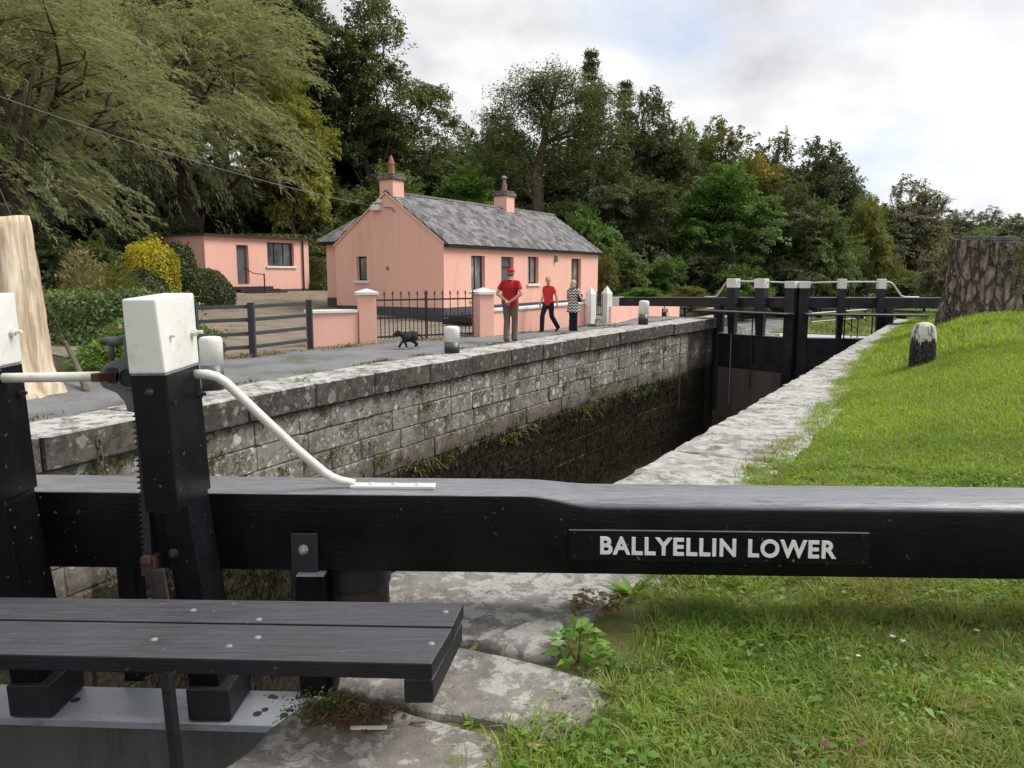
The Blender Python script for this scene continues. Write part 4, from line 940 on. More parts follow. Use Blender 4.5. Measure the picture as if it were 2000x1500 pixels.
# ------------------------------------------------------------------ boundary walls, pillars, gates
def run_wall(name, label, pts, th, tops, bots, cope=True, mat='pink', cat='wall'):
    """wall along plan points with a top height at each; white coping of separate lengths"""
    o = thing(name, label, cat, (pts[0][0], pts[0][1], 0)); m = MB(); P = [np.array(p[:2]) for p in pts]; v = []
    for i, p in enumerate(P):
        d = P[min(i + 1, len(P) - 1)] - P[max(i - 1, 0)]; d = d / np.linalg.norm(d); nn = np.array([-d[1], d[0]]) * th
        v += [(*p, bots[i]), (*p, tops[i]), (*(p + nn), tops[i]), (*(p + nn), bots[i])]
    f = [(0, 1, 2, 3), tuple(4 * (len(P) - 1) + q for q in (3, 2, 1, 0))]
    for i in range(len(P) - 1):
        for j in range(4): a = 4 * i + j; b = 4 * i + (j + 1) % 4; f.append((a, b, b + 4, a + 4))
    m.add(v, f); m.build('wall_body', mat, o)
    if cope:
        for i in range(len(P) - 1):
            p, q = P[i], P[i + 1]; d = (q - p) / np.linalg.norm(q - p); nn = np.array([-d[1], d[0]])
            m = MB(); a, b, c, e = p - nn * .05, q - nn * .05, q + nn * (th + .05), p + nn * (th + .05); z0, z1 = tops[i] + .002, tops[i + 1] + .002
            m.hexa([(*a, z0), (*b, z1), (*c, z1), (*e, z0)], [(*a, z0 + .075), (*b, z1 + .075), (*c, z1 + .075), (*e, z0 + .075)]); m.build('coping', 'white_paint', o, bevel=.012)
    return o
def vz(A, B, px, py): return float(VP(A, B, px, py)[2])
wa, wb = G(606, 677), G(700, 672)
run_wall('boundary_wall', 'short pink wall with white coping between rail fence and gate pillar', [wa, wb], .3, [vz(wa, wb, 606, 613), vz(wa, wb, 697, 611)], [-.2, -.2])
def pillar(name, label, c, w, z1, rot, capz, mat='pink', cap=True, pointed=False):
    o = thing(name, label, 'gate pillar', (c[0], c[1], 0), rz=rot); m = MB(); h = w / 2
    m.box(-h, h, -h, h, -.2, z1); m.build('shaft', mat, o, local=True, bevel=.008)
    m = MB()
    if pointed:
        m.hexa([(-h, -h, z1), (h, -h, z1), (h, h, z1), (-h, h, z1)], [(-.01, -.01, capz), (.01, -.01, capz), (.01, .01, capz), (-.01, .01, capz)]); m.build('point', mat, o, local=True)
    else:
        k = h + .06; m.hexa([(-k, -k, z1), (k, -k, z1), (k, k, z1), (-k, k, z1)], [(-k, -k, z1 + .06), (k, -k, z1 + .06), (k, k, z1 + .06), (-k, k, z1 + .06)])
        m.hexa([(-k, -k, z1 + .061), (k, -k, z1 + .061), (k, k, z1 + .061), (-k, k, z1 + .061)], [(-.02, -.02, capz), (.02, -.02, capz), (.02, .02, capz), (-.02, .02, capz)]); m.build('cap', 'white_paint', o, local=True)
    return o
pa = G(715, 672); pb = G(943, 658); ga, gb = G(736, 667), G(924, 658)
gdir = gb - ga; grot = math.atan2(gdir[1], gdir[0])
pz_ = lambda p, y: float(D(1000, y, p[1])[2])
pillar('gate_pillar', 'pink gate pillar with white pyramid cap, left of the iron gates', pa + np.array([0, .2, 0]), .40, pz_(pa, 576), grot * .5, pz_(pa, 564))
pillar('gate_pillar', 'pink gate pillar with white pyramid cap, right of the iron gates', pb + np.array([0, .2, 0]), .42, pz_(pb, 575), grot, pz_(pb, 562))
def iron_gate(label, A, B, side):
    o = thing('iron_gate', label, 'gate', (A[0], A[1], 0), 'pair of iron yard gates'); ln = float(np.linalg.norm((B - A)[:2])); d = (B - A) / ln; d[2] = 0
    P = lambda s, z: np.array([A[0] + d[0] * s, A[1] + d[1] * s, z])
    for z, nm in ((.1, 'bottom_rail'), (.55, 'middle_rail'), (.98, 'top_rail')):
        m = MB(); m.bar(P(0, z), P(ln, z), .012, .04); m.build(nm, 'black_iron', o)
    k = 6
    for i in range(k * 2 + 1):
        s = ln * i / (2 * k); m = MB(); tall = i % 2 == 0; zt = (1.13 if tall else .6)
        if i in (0, 2 * k): zt = 1.14; m.bar(P(s, .02), P(s, zt), .03, .03)
        else: m.tube([P(s, .05), P(s, zt)], .011, 6)
        m.tube([P(s, zt - .01), P(s, zt + .02), P(s, zt + .07)], [.012, .02, .002], 6)
        if tall: m.bar(P(s - .035, zt - .01), P(s + .035, zt - .01), .012, .018)
        m.build('bar', 'black_iron', o)
    return o
gm_ = (ga + gb) / 2; gv = gdir / np.linalg.norm(gdir) * .02
iron_gate('left leaf of the black iron yard gates, behind the dog', ga, gm_ - gv, 0); iron_gate('right leaf of the black iron yard gates, behind the short bollard', gm_ + gv, gb, 1)
wp = [G(960, 656.5), G(1000, 651.5), G(1045, 645.5), G(1090, 640.5), G(1146, 636)]; tp = []
for (px_, py_), p in zip(((961, 609), (1000, 606.5), (1045, 603), (1090, 598.5), (1146, 594)), wp): tp.append(float(D(px_, py_, p[1])[2]))
run_wall('boundary_wall', 'long pink garden wall with white coping behind the walking people', wp, .28, tp, [-.25] * 5)
w1_, w2_ = G(1154, 637), G(1184, 635)
wr_ = math.atan2((w2_ - w1_)[1], (w2_ - w1_)[0])
pillar('gate_pillar', 'white pointed wicket pillar at the end of the garden wall', w1_ + np.array([0, .12, 0]), .25, pz_(w1_, 574), wr_, pz_(w1_, 561), 'white_paint', pointed=True)
pillar('gate_pillar', 'white pointed wicket pillar beside the white beam end', w2_ + np.array([.02, .12, 0]), .25, pz_(w2_, 573), wr_, pz_(w2_, 559), 'white_paint', pointed=True)
wk = thing('wicket_gate', 'narrow iron wicket gate between the white pointed pillars', 'gate', (w1_ + w2_) / 2)
for i in range(5):
    p = w1_ + (w2_ - w1_) * (.26 + .12 * i) + np.array([0, .12, 0]); m = MB(); m.tube([p + (0, 0, .3), p + (0, 0, 1.0 + .06 * math.sin(i * math.pi / 4))], .012, 6); m.build('bar', 'black_iron', wk)
for z in (.34, .62, .9):
    p, q = w1_ + (w2_ - w1_) * .24 + np.array([0, .12, z]), w1_ + (w2_ - w1_) * .76 + np.array([0, .12, z]); m = MB(); m.bar(p, q, .012, .03); m.build('rail', 'black_iron', wk)
stp = thing('stone_steps', 'two worn stone steps up to the wicket gate', 'steps', (w1_ + w2_) / 2)
mid_ = (w1_ + w2_) / 2; wd_ = (w2_ - w1_) / np.linalg.norm(w2_ - w1_); wn_ = np.array([wd_[1], -wd_[0], 0])
for i, (z, o0, o1, hw) in enumerate(((.08, .35, -.05, .5), (.24, .08, -.5, .2))):
    m = MB(); a = mid_ + wn_ * o0; b = mid_ + wn_ * o1; m.hexa([a - wd_ * hw - (0, 0, .2), a + wd_ * hw - (0, 0, .2), b + wd_ * hw - (0, 0, .2), b - wd_ * hw - (0, 0, .2)], [a - wd_ * hw + (0, 0, z), a + wd_ * hw + (0, 0, z), b + wd_ * hw + (0, 0, z), b - wd_ * hw + (0, 0, z)]); m.build('step', 'step_stone', stp, bevel=.02)
pw0, pw1 = G(1193, 635), D(1326, 640, 40.)
run_wall('boundary_wall', 'pink wall running down beneath the far beam\'s white end', [pw0, (pw0 + pw1) / 2, pw1], .28, [float(D(1193, 598, pw0[1])[2]), float(D(1260, 598, (pw0[1] + 40) / 2)[2]), float(D(1326, 598, 40.)[2])], [-.4, -.9, -1.6], cope=False)
# rail fence
fe = thing('rail_fence', 'dark timber rail fence in front of the gravel yard', 'fence', G(495, 697))
f0, f1, f2 = G(385, 706), G(495, 698), G(607, 682)
for p, q in ((f0, f1), (f1, f2)):
    for zr in (.2, .46, .73, .98):
        m = MB(); m.bar(p + (0, .06, zr), q + (0, .06, zr), .04, .07); m.build('rail', 'fence_timber', fe, bevel=.006)
for p in (f0, f1, f2):
    m = MB(); m.box(p[0] - .062, p[0] + .062, p[1] - .05, p[1] + .035, -.2, 1.06); m.build('post', 'fence_timber', fe, bevel=.008)

# ------------------------------------------------------------------ bollards
def bollard(label, base, r, h, zsplit, lean=(0, 0)):
    o = thing('bollard', label, 'bollard', base, 'black and white mooring bollards')
    m = MB(); m.lathe((0, 0, 0), [(r * 1.0, -.15), (r * 1.0, zsplit)], 28); b_ = m.build('base', 'black_far', o, local=True); b_.data.polygons.foreach_set('use_smooth', [len(p.vertices) == 4 for p in b_.data.polygons])
    m = MB(); m.lathe((0, 0, 0), [(r * 1.015, zsplit + .001), (r * 1.02, h - .07), (r * .97, h - .028), (r * .85, h - .008), (r * .6, h), (r * .1, h + .006)], 28); m.build('white_top', 'white_paint', o, smooth=True, local=True)
    o.rotation_euler = (lean[0], lean[1], 0); return o
for (lab, bx, by_, ty, sy, wpx, ln) in (('white-topped black bollard just behind the tall paddle post', 410, 766, 657, 712, 44, (0, 0)), ('squat white-topped bollard near the dog and the iron gates', 882, 693, 637, 667, 30, (0, .0)), ('white-topped bollard standing farthest away, before the pink wall', 1257, 636, 587, 613, 19.5, (0, .03))):
    b = G(bx, by_); rr = wpx / 2 / FPX * b[1]; b = b + np.array([0, rr * .8, 0]); hh = float(D(bx, ty, b[1])[2]); sp_ = float(D(bx, sy, b[1])[2]); bollard(lab, b, rr, hh, sp_, ln)
def m_worn(nt):
    p = opos(nt); z = nt.sep(p)[2]; n_ = nt.noise(nt.vmath('MULTIPLY', p, (4, 4, 1.3)), 3.2, 6, .7); w_ = nt.ramp(nt.math('ADD', z, nt.math('MULTIPLY', nt.math('SUBTRACT', n_, .5), .55)), .36, .40)
    g_ = nt.noise(p, 22, 4, .7); c = nt.mix(w_, nt.mix(nt.ramp(g_, .5, .68), (.012, .012, .013), (.09, .085, .075)), nt.mix(nt.ramp(g_, .35, .6), (.70, .69, .64), (.46, .44, .38)))
    st = nt.ramp(nt.noise(nt.vmath('MULTIPLY', nt.vmath('ADD', p, (3, 1, 0)), (3, 3, .8)), 3., 5, .7), .54, .60)
    c = nt.mix(nt.math('MULTIPLY', st, .8), c, (.05, .045, .035))
    return bsdf(nt, c, .85, g_, .5, .02, spec=.25)
material('worn_bollard', m_worn)
bb_ = bank_point(1808, 711); Yb = bb_[1]; bs_ = 45 / FPX * Yb / .325; bh_ = (float(D(1808, 630, Yb)[2]) - bb_[2]) / .6; bb_[1] += .12; o = thing('bollard', 'weathered old stone bollard with flaking paint on the grass', 'bollard', bb_)
m = MB(); seg = 24; rx, ry = .162, .15
prof = [(1.02, -.25), (1.02, 0), (1.0, .2), (.98, .38), (.94, .46), (.84, .53), (.62, .575), (.3, .595), (.05, .6)]
for f_, z in prof:
    for j in range(seg):
        a = 2 * math.pi * j / seg; ca, sa = math.cos(a), math.sin(a); k = 1 / max(abs(ca) ** 4 + abs(sa) ** 4, 1e-6) ** .25
        k = .5 * k + .5; m.v.append((rx * f_ * ca * k + random.uniform(-.004, .004), ry * f_ * sa * k + random.uniform(-.004, .004), z))
for i in range(len(prof) - 1):
    for j in range(seg): a = i * seg + j; b = i * seg + (j + 1) % seg; m.f.append((a, b, b + seg, a + seg))
m.f += [tuple(range(seg))[::-1], tuple((len(prof) - 1) * seg + j for j in range(seg))]
m.v = [(x * bs_, y * bs_, z * bh_) for x, y, z in m.v]; m.build('shaft', 'worn_bollard', o, smooth=True, local=True)

# ------------------------------------------------------------------ stump, bare trunk
def ridged_trunk(name, mat, parent, prof, seg, ridge, seed, lumps=3, capz=None, amp_lump=.06):
    rr = np.random.default_rng(seed); ph = rr.uniform(0, 6.28, 8); m = MB(); n = len(prof)
    rid = rr.normal(0, 1, seg); rid = (rid + .5 * np.roll(rid, 1)) * ridge; tw_ = 0
    for i, (r, z) in enumerate(prof):
        rid = rid * .86 + rr.normal(0, ridge * .45, seg)
        for j in range(seg):
            a = 2 * math.pi * j / seg; q = r * (1 + sum(amp_lump / (k + 1) * math.sin((k + 2) * a + ph[k] + z * .6) for k in range(lumps)) * (1 + 1.6 * max(0, .35 - z))) + rid[j]
            m.v.append((q * math.cos(a), q * math.sin(a), z + (0 if i < n - 1 else .03 * math.sin(a * 2 + 1))))
    for i in range(n - 1):
        for j in range(seg): a = i * seg + j; b = i * seg + (j + 1) % seg; m.f.append((a, b, b + seg, a + seg))
    return m
SY = 18.3; KS = SY / 14 * .90; sb = D(1912, 610, SY); sb[2] = float(HR(*TN(sb))) - .05
stump = thing('tree_stump', 'huge sawn tree stump with ridged bark on the grass bank', 'stump', sb)
zt_ = float(D(1920, 472, SY)[2]) - sb[2]; pf = [(r_k * KS, z_k) for r_k, z_k in [(.77, -.4), (.71, 0.0)] + [(float(np.interp(z, [0, .25, .6, 1], [.71, .645, .60, .59])), z * zt_) for z in np.linspace(.04, 1, 22)]]
m = ridged_trunk('bark', 'bark_stump', stump, pf, 110, .042, 3, lumps=5, amp_lump=.025); m.build('bark', 'bark_stump', stump, smooth=True, local=True)
m = MB(); ring = [(.58 * KS * math.cos(a) * random.uniform(.95, 1.03), .58 * KS * math.sin(a) * random.uniform(.95, 1.03)) for a in np.linspace(0, 2 * math.pi, 40, endpoint=False)]
m.prism([(x, y, zt_ - .06) for x, y in ring], (0, 0, .05)); m.build('sawn_top', 'stump_top', stump, local=True)
m = MB(); m.prism([(-.36, -.5, zt_), (-.1, -.62, zt_ - .01), (.2, -.6, zt_), (.5, -.48, zt_ - .03), (.72, -.1, zt_ - .02), (.66, .3, zt_), (.1, .55, zt_ + .02), (-.34, .4, zt_ + .05)], (0.02, 0, .10)); m.build('raised_slab', 'stump_top', stump, local=True, bevel=.015)
kx = .6; m = MB(); m.tube([(kx - .15, -.3, zt_ * .52), (kx + .05, -.56, zt_ * .55)], [.14, .115], 14); kn = m.build('cut_branch', 'bark_stump', stump, local=True)
m = MB(); m.tube([(kx + .051, -.562, zt_ * .551), (kx + .054, -.566, zt_ * .5515)], [.10, .10], 14); m.build('cut_face', 'bare_wood', kn, local=True)
tb = G(10, 785); tb = tb + np.array([-.34, .55, 0]); trunk_h = float(D(20, 424, tb[1])[2])
bare = thing('bare_trunk', 'tall barkless pale tree trunk with sawn top, at the left edge', 'trunk', tb)
pf = [(.74, -.15), (.66, .05), (.585, .2), (.54, .4), (.52, .7), (.49, 1.1), (.47, 1.5), (.44, 1.9), (.42, trunk_h - .05), (.40, trunk_h)]
pf = [(float(np.interp(z, [q[1] for q in pf], [q[0] for q in pf])), z) for z in np.linspace(-.15, trunk_h, 26)]
m = ridged_trunk('wood', 'bare_wood', bare, pf, 110, .012, 9, lumps=7, amp_lump=.07); m.f.append(tuple(25 * 110 + j for j in range(110))); m.build('wood', 'bare_wood', bare, smooth=True, local=True)
# stay wire and stick, overhead cable
s0_, s1_ = D(-30, 300, 11.2), D(127, 668, 12.6); gd = G(176, 771)
sw = thing('stay_wire', 'thin stay wire with weathered timber guard beside the bare trunk', 'stay wire', gd)
m = MB(); m.tube([s0_, s1_], .009, 6); m.build('wire', 'wire', sw)
m = MB(); m.tube([s1_ + (s0_ - s1_) * .0, (s1_ + gd) / 2 + (.01, 0, 0), gd - (0, 0, .1)], [.035, .042, .05], 8); m.build('timber_guard', 'twig', sw, smooth=True)
c0_, c1_ = D(-250, 95, 17.), ug(733, 403) - np.array([*(AX * .08), 0]); m = MB(); cp = []
for i in range(25):
    f_ = i / 24; p = c0_ + (c1_ - c0_) * f_; p[2] -= .9 * 4 * f_ * (1 - f_) * .35; cp.append(p)
m.tube(cp, .009, 6); tag(m.build('overhead_cable', 'wire_pale'), 'overhead service cable sloping across the trees to the cottage gable', 'cable')
# chains hanging on the lock wall
def chain(label, t, z1, z0, n_off=.12):
    o = thing('chain', label, 'chain', L(t, float(nl(t)) + n_off, z1)); k = int((z1 - z0) / .085)
    base = None
    for i in range(k):
        c = L(t, float(nl(t)) + n_off, z1 - .085 * (i + .5)); m = MB(); r = []
        for a in np.linspace(0, 2 * math.pi, 11)[:-1]:
            e = math.cos(a) * .028; z = math.sin(a) * .055; v = NX if i % 2 else AX; r.append(c + np.array([v[0] * e, v[1] * e, z]))
        m.tube(r + [r[0], r[1]], .009, 5, cap=False); m.build('chain_link', 'chain', o, smooth=True)
chain('rusty chain hanging down the lock wall behind the near gate', 2.05, -.12, -1.75)
chain('chain hanging down the dark lock wall near the far gate', 21.9, -.3, -2.9)
# railings and small sign beyond the far gate
def railing(label, pts, h, mid=True, mat='white_pipe'):
    o = thing('railing', label, 'railing', pts[0]); m = MB(); m.tube([p + np.array([0, 0, h]) for p in pts], .035, 6); m.build('top_rail', mat, o)
    if mid: m = MB(); m.tube([p + np.array([0, 0, h * .5]) for p in pts], .025, 6); m.build('mid_rail', mat, o)
    for i in range(len(pts) - 1):
        k = max(1, int(np.linalg.norm(pts[i + 1] - pts[i]) / 1.6))
        for j in range(k + (i == len(pts) - 2)):
            p = pts[i] + (pts[i + 1] - pts[i]) * j / k; m = MB(); m.tube([p - (0, 0, .1), p + (0, 0, h)], .03, 6); m.build('post', 'black_iron', o)
railing('low pale railing beyond the far gate on the cottage side', [D(1325, 618, 43.), D(1370, 622, 44.), D(1440, 618, 46.), D(1560, 612, 50.)], .55, False)
railing('white handrail on the grass seen under the far beam', [D(1583, 645, 44.), D(1640, 640, 45.), D(1690, 636, 46.)], .95, True)
railing('dark handrail going down steps beside the far gate', [D(1640, 640, 38.), D(1662, 655, 38.), D(1674, 662, 37.)], .95, True, 'black_iron')
sp_ = D(1667, 600, 60.); o = thing('sign_post', 'small pale blue sign on a thin pole beyond the far gate', 'sign', sp_)
m = MB(); m.tube([sp_ + (0, 0, -2), sp_ + (0, 0, 1.7)], .04, 6); m.build('pole', 'galvanised', o); m = MB(); m.box(sp_[0] - .2, sp_[0] + .25, sp_[1] - .07, sp_[1] - .045, sp_[2] + 1.62, sp_[2] + 1.84); m.build('plate', 'sign_blue', o)

# ================================================================== vegetation
def rdir(rng, k): return unit(rng.normal(0, 1, (k, 3)))
def limb(m, p, q, r0, r1, rng, bend=.12, seg=6, n=5):
    p, q = np.array(p, float), np.array(q, float); ln = np.linalg.norm(q - p); mid = rng.normal(0, bend * ln, 3); mid[2] = abs(mid[2]) * .6
    pts = [p + (q - p) * f + mid * math.sin(f * math.pi) for f in np.linspace(0, 1, n)]; m.tube(pts, list(np.linspace(r0, r1, n)), seg); return pts
def tree_meshes(seed, H, Rr, zb, lobes, ncl, per, lf, spread, style='broad', trunk_r=.28, bark='bark', lobe_r=(.24, .44), bare=0.):
    """one tree: (trunk mesh, crown mesh), base at the origin"""
    rng = np.random.default_rng(seed); cz = (H + zb) / 2; rz = (H - zb) / 2; LB = []
    for i in range(lobes):
        d = rdir(rng, 1)[0]; k = rng.uniform(.35, .72); c = np.array([d[0] * Rr * k, d[1] * Rr * k, cz + d[2] * rz * k])
        prof = math.sqrt(max(.15, 1 - ((c[2] - cz) / rz) ** 2)); c[0] *= .6 + .4 * prof; c[1] *= .6 + .4 * prof
        LB.append((c, rng.uniform(*lobe_r) * Rr))
    LB.append((np.array([0, 0, H - .33 * Rr]), .33 * Rr))
    wts = np.array([r * r for _, r in LB]); wts /= wts.sum(); idx = rng.choice(len(LB), ncl, p=wts)
    cc = np.array([LB[i][0] for i in idx]); rr = np.array([LB[i][1] for i in idx]); d = rdir(rng, ncl); d[:, 2] = np.where(d[:, 2] < -.45, -d[:, 2] * .6, d[:, 2]); d = unit(d)
    C = cc + d * (rr * rng.uniform(.55, 1.12, ncl))[:, None]
    inside = np.zeros(ncl, bool)
    for c, r in LB: inside |= (np.linalg.norm(C - c, axis=1) < r * .6)
    C = C[~inside | (rng.random(ncl) < .25)]; d = unit(C - np.array([0, 0, cz]))
    m = MB(); th = H * .78; wob = rng.normal(0, .02 * H, (6, 3)); wob[:, 2] = 0; wob[0] = 0
    tp = [np.array([0, 0, th * f]) + wob[i] for i, f in enumerate(np.linspace(0, 1, 6))]; tp[0][2] = -.5
    m.tube(tp, [trunk_r * f for f in (1.25, .95, .78, .58, .38, .14)], 10)
    for c, r in LB:
        zf = np.clip((c[2] * rng.uniform(.45, .75)) / th, .12, .9); k = zf * 5; i = int(min(4, k)); s = tp[i] + (tp[i + 1] - tp[i]) * (k - i)
        pts = limb(m, s, c, trunk_r * .42 * (1.1 - zf), trunk_r * .1, rng)
        for _ in range(5): limb(m, pts[rng.integers(2, 5)], c + rdir(rng, 1)[0] * r * .85, trunk_r * .11, trunk_r * .03, rng, n=4, seg=5)
    n = len(C); per = np.maximum(6, (per * rng.uniform(.5, 1.5, n))).astype(int); ci = np.repeat(np.arange(n), per); k = len(ci)
    # each cluster is a flat spray of leaves along its own twig
    zed = np.array([0, 0, 1.]); sc = spread * rng.uniform(.6, 1.5, n)
    if style == 'willow':
        ax = unit(d * .55 + np.array([.75, -.1, -.25]) + rng.normal(0, .28, (n, 3))); la, lb, lc = 2.1, .38, .30
    else:
        ax = unit(d * (1, 1, .55) + rng.normal(0, .42, (n, 3)) + (0, 0, .02)); top = C[:, 2] > H * .86; ax[top] = unit(ax[top] + (0, 0, .25)); la, lb, lc = 1.5, .8, .30
    sd_ = unit(np.cross(ax, zed + rng.normal(0, .25, (n, 3)))); un = np.cross(sd_, ax)
    u = rng.uniform(-1, 1, k); taper = 1 - .55 * np.clip(u, 0, 1); v = np.clip(rng.normal(0, .55, k), -1.3, 1.3) * taper; w_ = np.clip(rng.normal(0, .5, k), -1, 1)
    P = C[ci] + ax[ci] * (u * la * sc[ci])[:, None] + sd_[ci] * (v * lb * sc[ci])[:, None] + un[ci] * (w_ * lc * sc[ci])[:, None]; P[:, 2] -= (u ** 2) * sc[ci] * (.9 if style == 'willow' else .22) * (u > 0)
    outw = d[ci]
    if style == 'willow':
        dr = unit(ax[ci] + np.array([0, 0, -.5]) * np.clip(u, 0, 1)[:, None] + rng.normal(0, .3, (k, 3))); nr = rdir(rng, k) + un[ci]
    else:
        nr = unit(un[ci] * .9 + zed * .3 + outw * .25 + rng.normal(0, .38, (k, 3))); dr = unit(ax[ci] * .6 + sd_[ci] * np.sign(v)[:, None] * .7 + rng.normal(0, .4, (k, 3)) + (0, 0, -.25))
    ln = lf[0] * rng.uniform(.65, 1.3, k); V = leaf_quads(P, dr, nr, ln, ln * lf[1])
    tm = m.mesh('trunk', smooth=True); tm.materials.append(MAT[bark]); cm = quads_mesh('crown', V, k, 'leaf_mid'); return tm, cm
def conifer_meshes(seed, H, Rr):
    rng = np.random.default_rng(seed); m = MB(); m.tube([(0, 0, -.4), (0, 0, H * .5), (0, 0, H)], [.25, .16, .02], 8); C = []; Dd = []
    z = H * .12
    while z < H:
        r = Rr * (1 - z / H) ** .8 * rng.uniform(.7, 1.15) + .12
        for a in rng.uniform(0, 6.28, 6):
            e = np.array([math.cos(a), math.sin(a), .18]); m.tube([(0, 0, z), tuple(e * r + np.array([0, 0, z]))], [.04, .01], 4)
            for f in np.linspace(.25, 1, max(3, int(r * 4))): C.append(e * r * f + np.array([0, 0, z + .06 * math.sin(f * 3)])); Dd.append(e)
        z += rng.uniform(.28, .45)
    C = np.array(C); Dd = np.array(Dd); ci = np.repeat(np.arange(len(C)), 24); k = len(ci); P = C[ci] + rng.normal(0, .17, (k, 3)) * np.array([1, 1, .55]); dr = unit(Dd[ci] + rng.normal(0, .6, (k, 3)) + (0, 0, .25)); ln = rng.uniform(.12, .26, k)
    tm = m.mesh('trunk', smooth=True); tm.materials.append(MAT['bark']); return tm, quads_mesh('crown', leaf_quads(P, dr, rdir(rng, k), ln, ln * .32), k, 'leaf_dark')
def pine_meshes(seed):
    """old larch: tall leaning bare trunk, crown of thin drooping sprays high up"""
    rng = np.random.default_rng(seed); m = MB(); tp = [(0, 0, -.5), (.15, 0, 3), (-.05, 0, 5.6), (-.15, .1, 7.6), (.25, 0, 9.5), (.6, .1, 11.6), (.9, 0, 13.4)]; m.tube(tp, [.48, .40, .34, .3, .2, .12, .03], 12); C = []
    tips = [(-3.3, -.3, 9.3, 2), (-2.5, .5, 11.2, 3), (-1.0, .2, 12.6, 4), (1.0, 0, 13.8, 5), (2.6, -.2, 12.2, 4), (3.4, .4, 10.4, 4), (2.8, -.5, 8.4, 3), (-1.6, -.6, 10.4, 3), (1.2, -.8, 11.0, 4), (3.9, 0, 12.6, 5), (-.4, -.7, 13.2, 5), (2.0, .8, 9.3, 3), (-2.9, -.5, 8.0, 2)]
    for x, y, z, i in tips:
        s = np.array(tp[i]) ; pts = limb(m, s, (x, y, z), .12, .03, rng, .14, 6, 6)
        for p in pts[2:]:
            for _ in range(9): q = p + rng.normal(0, 1, 3) * (.75, .6, .42); C.append(q); m.tube([tuple(p), tuple(q)], [.022, .006], 3)
    for _ in range(14):                              # dead stubs low on the trunk
        z = rng.uniform(2, 7); a = rng.uniform(0, 6.28); m.tube([(0, 0, z), (math.cos(a) * rng.uniform(.6, 1.5), math.sin(a) * .6, z - rng.uniform(-.1, .5))], [.04, .008], 4)
    C = np.array(C); ci = np.repeat(np.arange(len(C)), 85); k = len(ci); P = C[ci] + np.clip(rng.normal(0, .34, (k, 3)), -.55, .55) * np.array([1, 1, .75]); P[:, 2] -= np.abs(rng.normal(0, .2, k)); ln = rng.uniform(.11, .21, k); dr = unit(rng.normal(0, 1, (k, 3)) + (0, 0, -.5))
    tm = m.mesh('trunk', smooth=True); tm.materials.append(MAT['bark_pine']); return tm, quads_mesh('crown', leaf_quads(P, dr, rdir(rng, k), ln, ln * .35), k, 'leaf_ash')
VAR = {
    'broad': (tree_meshes(11, 12, 4.2, 1.2, 24, 1150, 74, (.19, .55), .46), 12, 4.4),
    'round': (tree_meshes(23, 11, 4.6, .6, 28, 1250, 70, (.185, .55), .48), 11, 4.8),
    'tall': (tree_meshes(37, 16, 4.0, 3.0, 26, 1050, 70, (.19, .52), .46, trunk_r=.34), 16, 4.2),
    'airy': (tree_meshes(41, 15, 4.0, 3.5, 17, 680, 64, (.175, .5), .44, lobe_r=(.24, .36), trunk_r=.26), 15, 4.2),
    'willow': (tree_meshes(53, 14, 6.4, .8, 26, 2100, 52, (.22, .17), .40, 'willow', .4, lobe_r=(.26, .4)), 14, 7),
    'willow_b': (tree_meshes(59, 13, 6.6, .2, 26, 2100, 52, (.22, .17), .40, 'willow', .4, lobe_r=(.26, .4)), 13, 7),
    'shrub': (tree_meshes(61, 4, 2.2, .1, 12, 620, 62, (.13, .55), .27, trunk_r=.08), 4, 2.4),
    'fine': (tree_meshes(67, 5, 2.4, .2, 12, 620, 62, (.16, .28), .30, trunk_r=.08), 5, 2.6),
    'larch': (pine_meshes(71), 14.2, 4.2),
    'conifer': (conifer_meshes(73, 12, 2.2), 12, 2.3),
}
def plant_tree(var, label, px, Y, topy, halfpx, mat, rot=0., name=None, cat='tree', group=None, base=None, wide=1.):
    (tm, cm), H, Rr = VAR[var]; p = D(px, 535, Y); t, n = TN(p)
    gz = (float(HR(t, n)) if n > .3 and t < 33 else float(HL(t, n))) if base is None else base
    zt = float(D(px, topy, Y)[2]); sz = (zt - gz) / H; sx = (halfpx / FPX * Y) / Rr * 1.18
    o = thing(name or {'shrub': 'shrub', 'fine': 'shrub', 'conifer': 'conifer', 'larch': 'larch_tree', 'willow': 'willow_tree', 'willow_b': 'willow_tree'}.get(var, 'broadleaf_tree'), label, cat, (p[0], p[1], gz - .05), group, rot); o.scale = (sx, sx * wide, sz)
    a = link('trunk', tm, o, local=True); b = link('crown', cm, o, local=True); set_mat(b, mat); return o
WG = 'trees of the wooded bank'
plant_tree('round', 'dense mid green tree low between the see-through tree and the larch', 975, 58, 215, 85, 'leaf_mid', 3.1, group=WG)
plant_tree('round', 'dark round tree closing the skyline above the far right posts', 1640, 68, 345, 70, 'leaf_dark', 1.9, group=WG)
plant_tree('round', 'dense dark tree filling the skyline right of the second conifer', 1265, 59, 200, 92, 'leaf_dark', 2.0, group=WG)
plant_tree('round', 'mid green tree on the skyline left of the yellowing crown', 1350, 66, 236, 80, 'leaf_mid', .9, group=WG)
plant_tree('round', 'dark tree on the skyline right of the yellowing crown', 1500, 68, 258, 95, 'leaf_dark', 4.4, group=WG)
plant_tree('broad', 'dark green tree filling the skyline between airy ash and larch', 935, 62, 250, 90, 'leaf_dark', 5.0, group=WG)
plant_tree('willow', 'silvery willow filling the upper left corner above the bare trunk', 40, 27, -160, 330, 'leaf_willow', .4, group=WG)
plant_tree('willow_b', 'wind-blown silvery willow behind the outbuilding', 385, 39, -130, 290, 'leaf_willow', 0, group=WG)
plant_tree('broad', 'yellowing maple between the willow and the dark ashes', 575, 42, 140, 88, 'leaf_yellow', 1., group=WG)
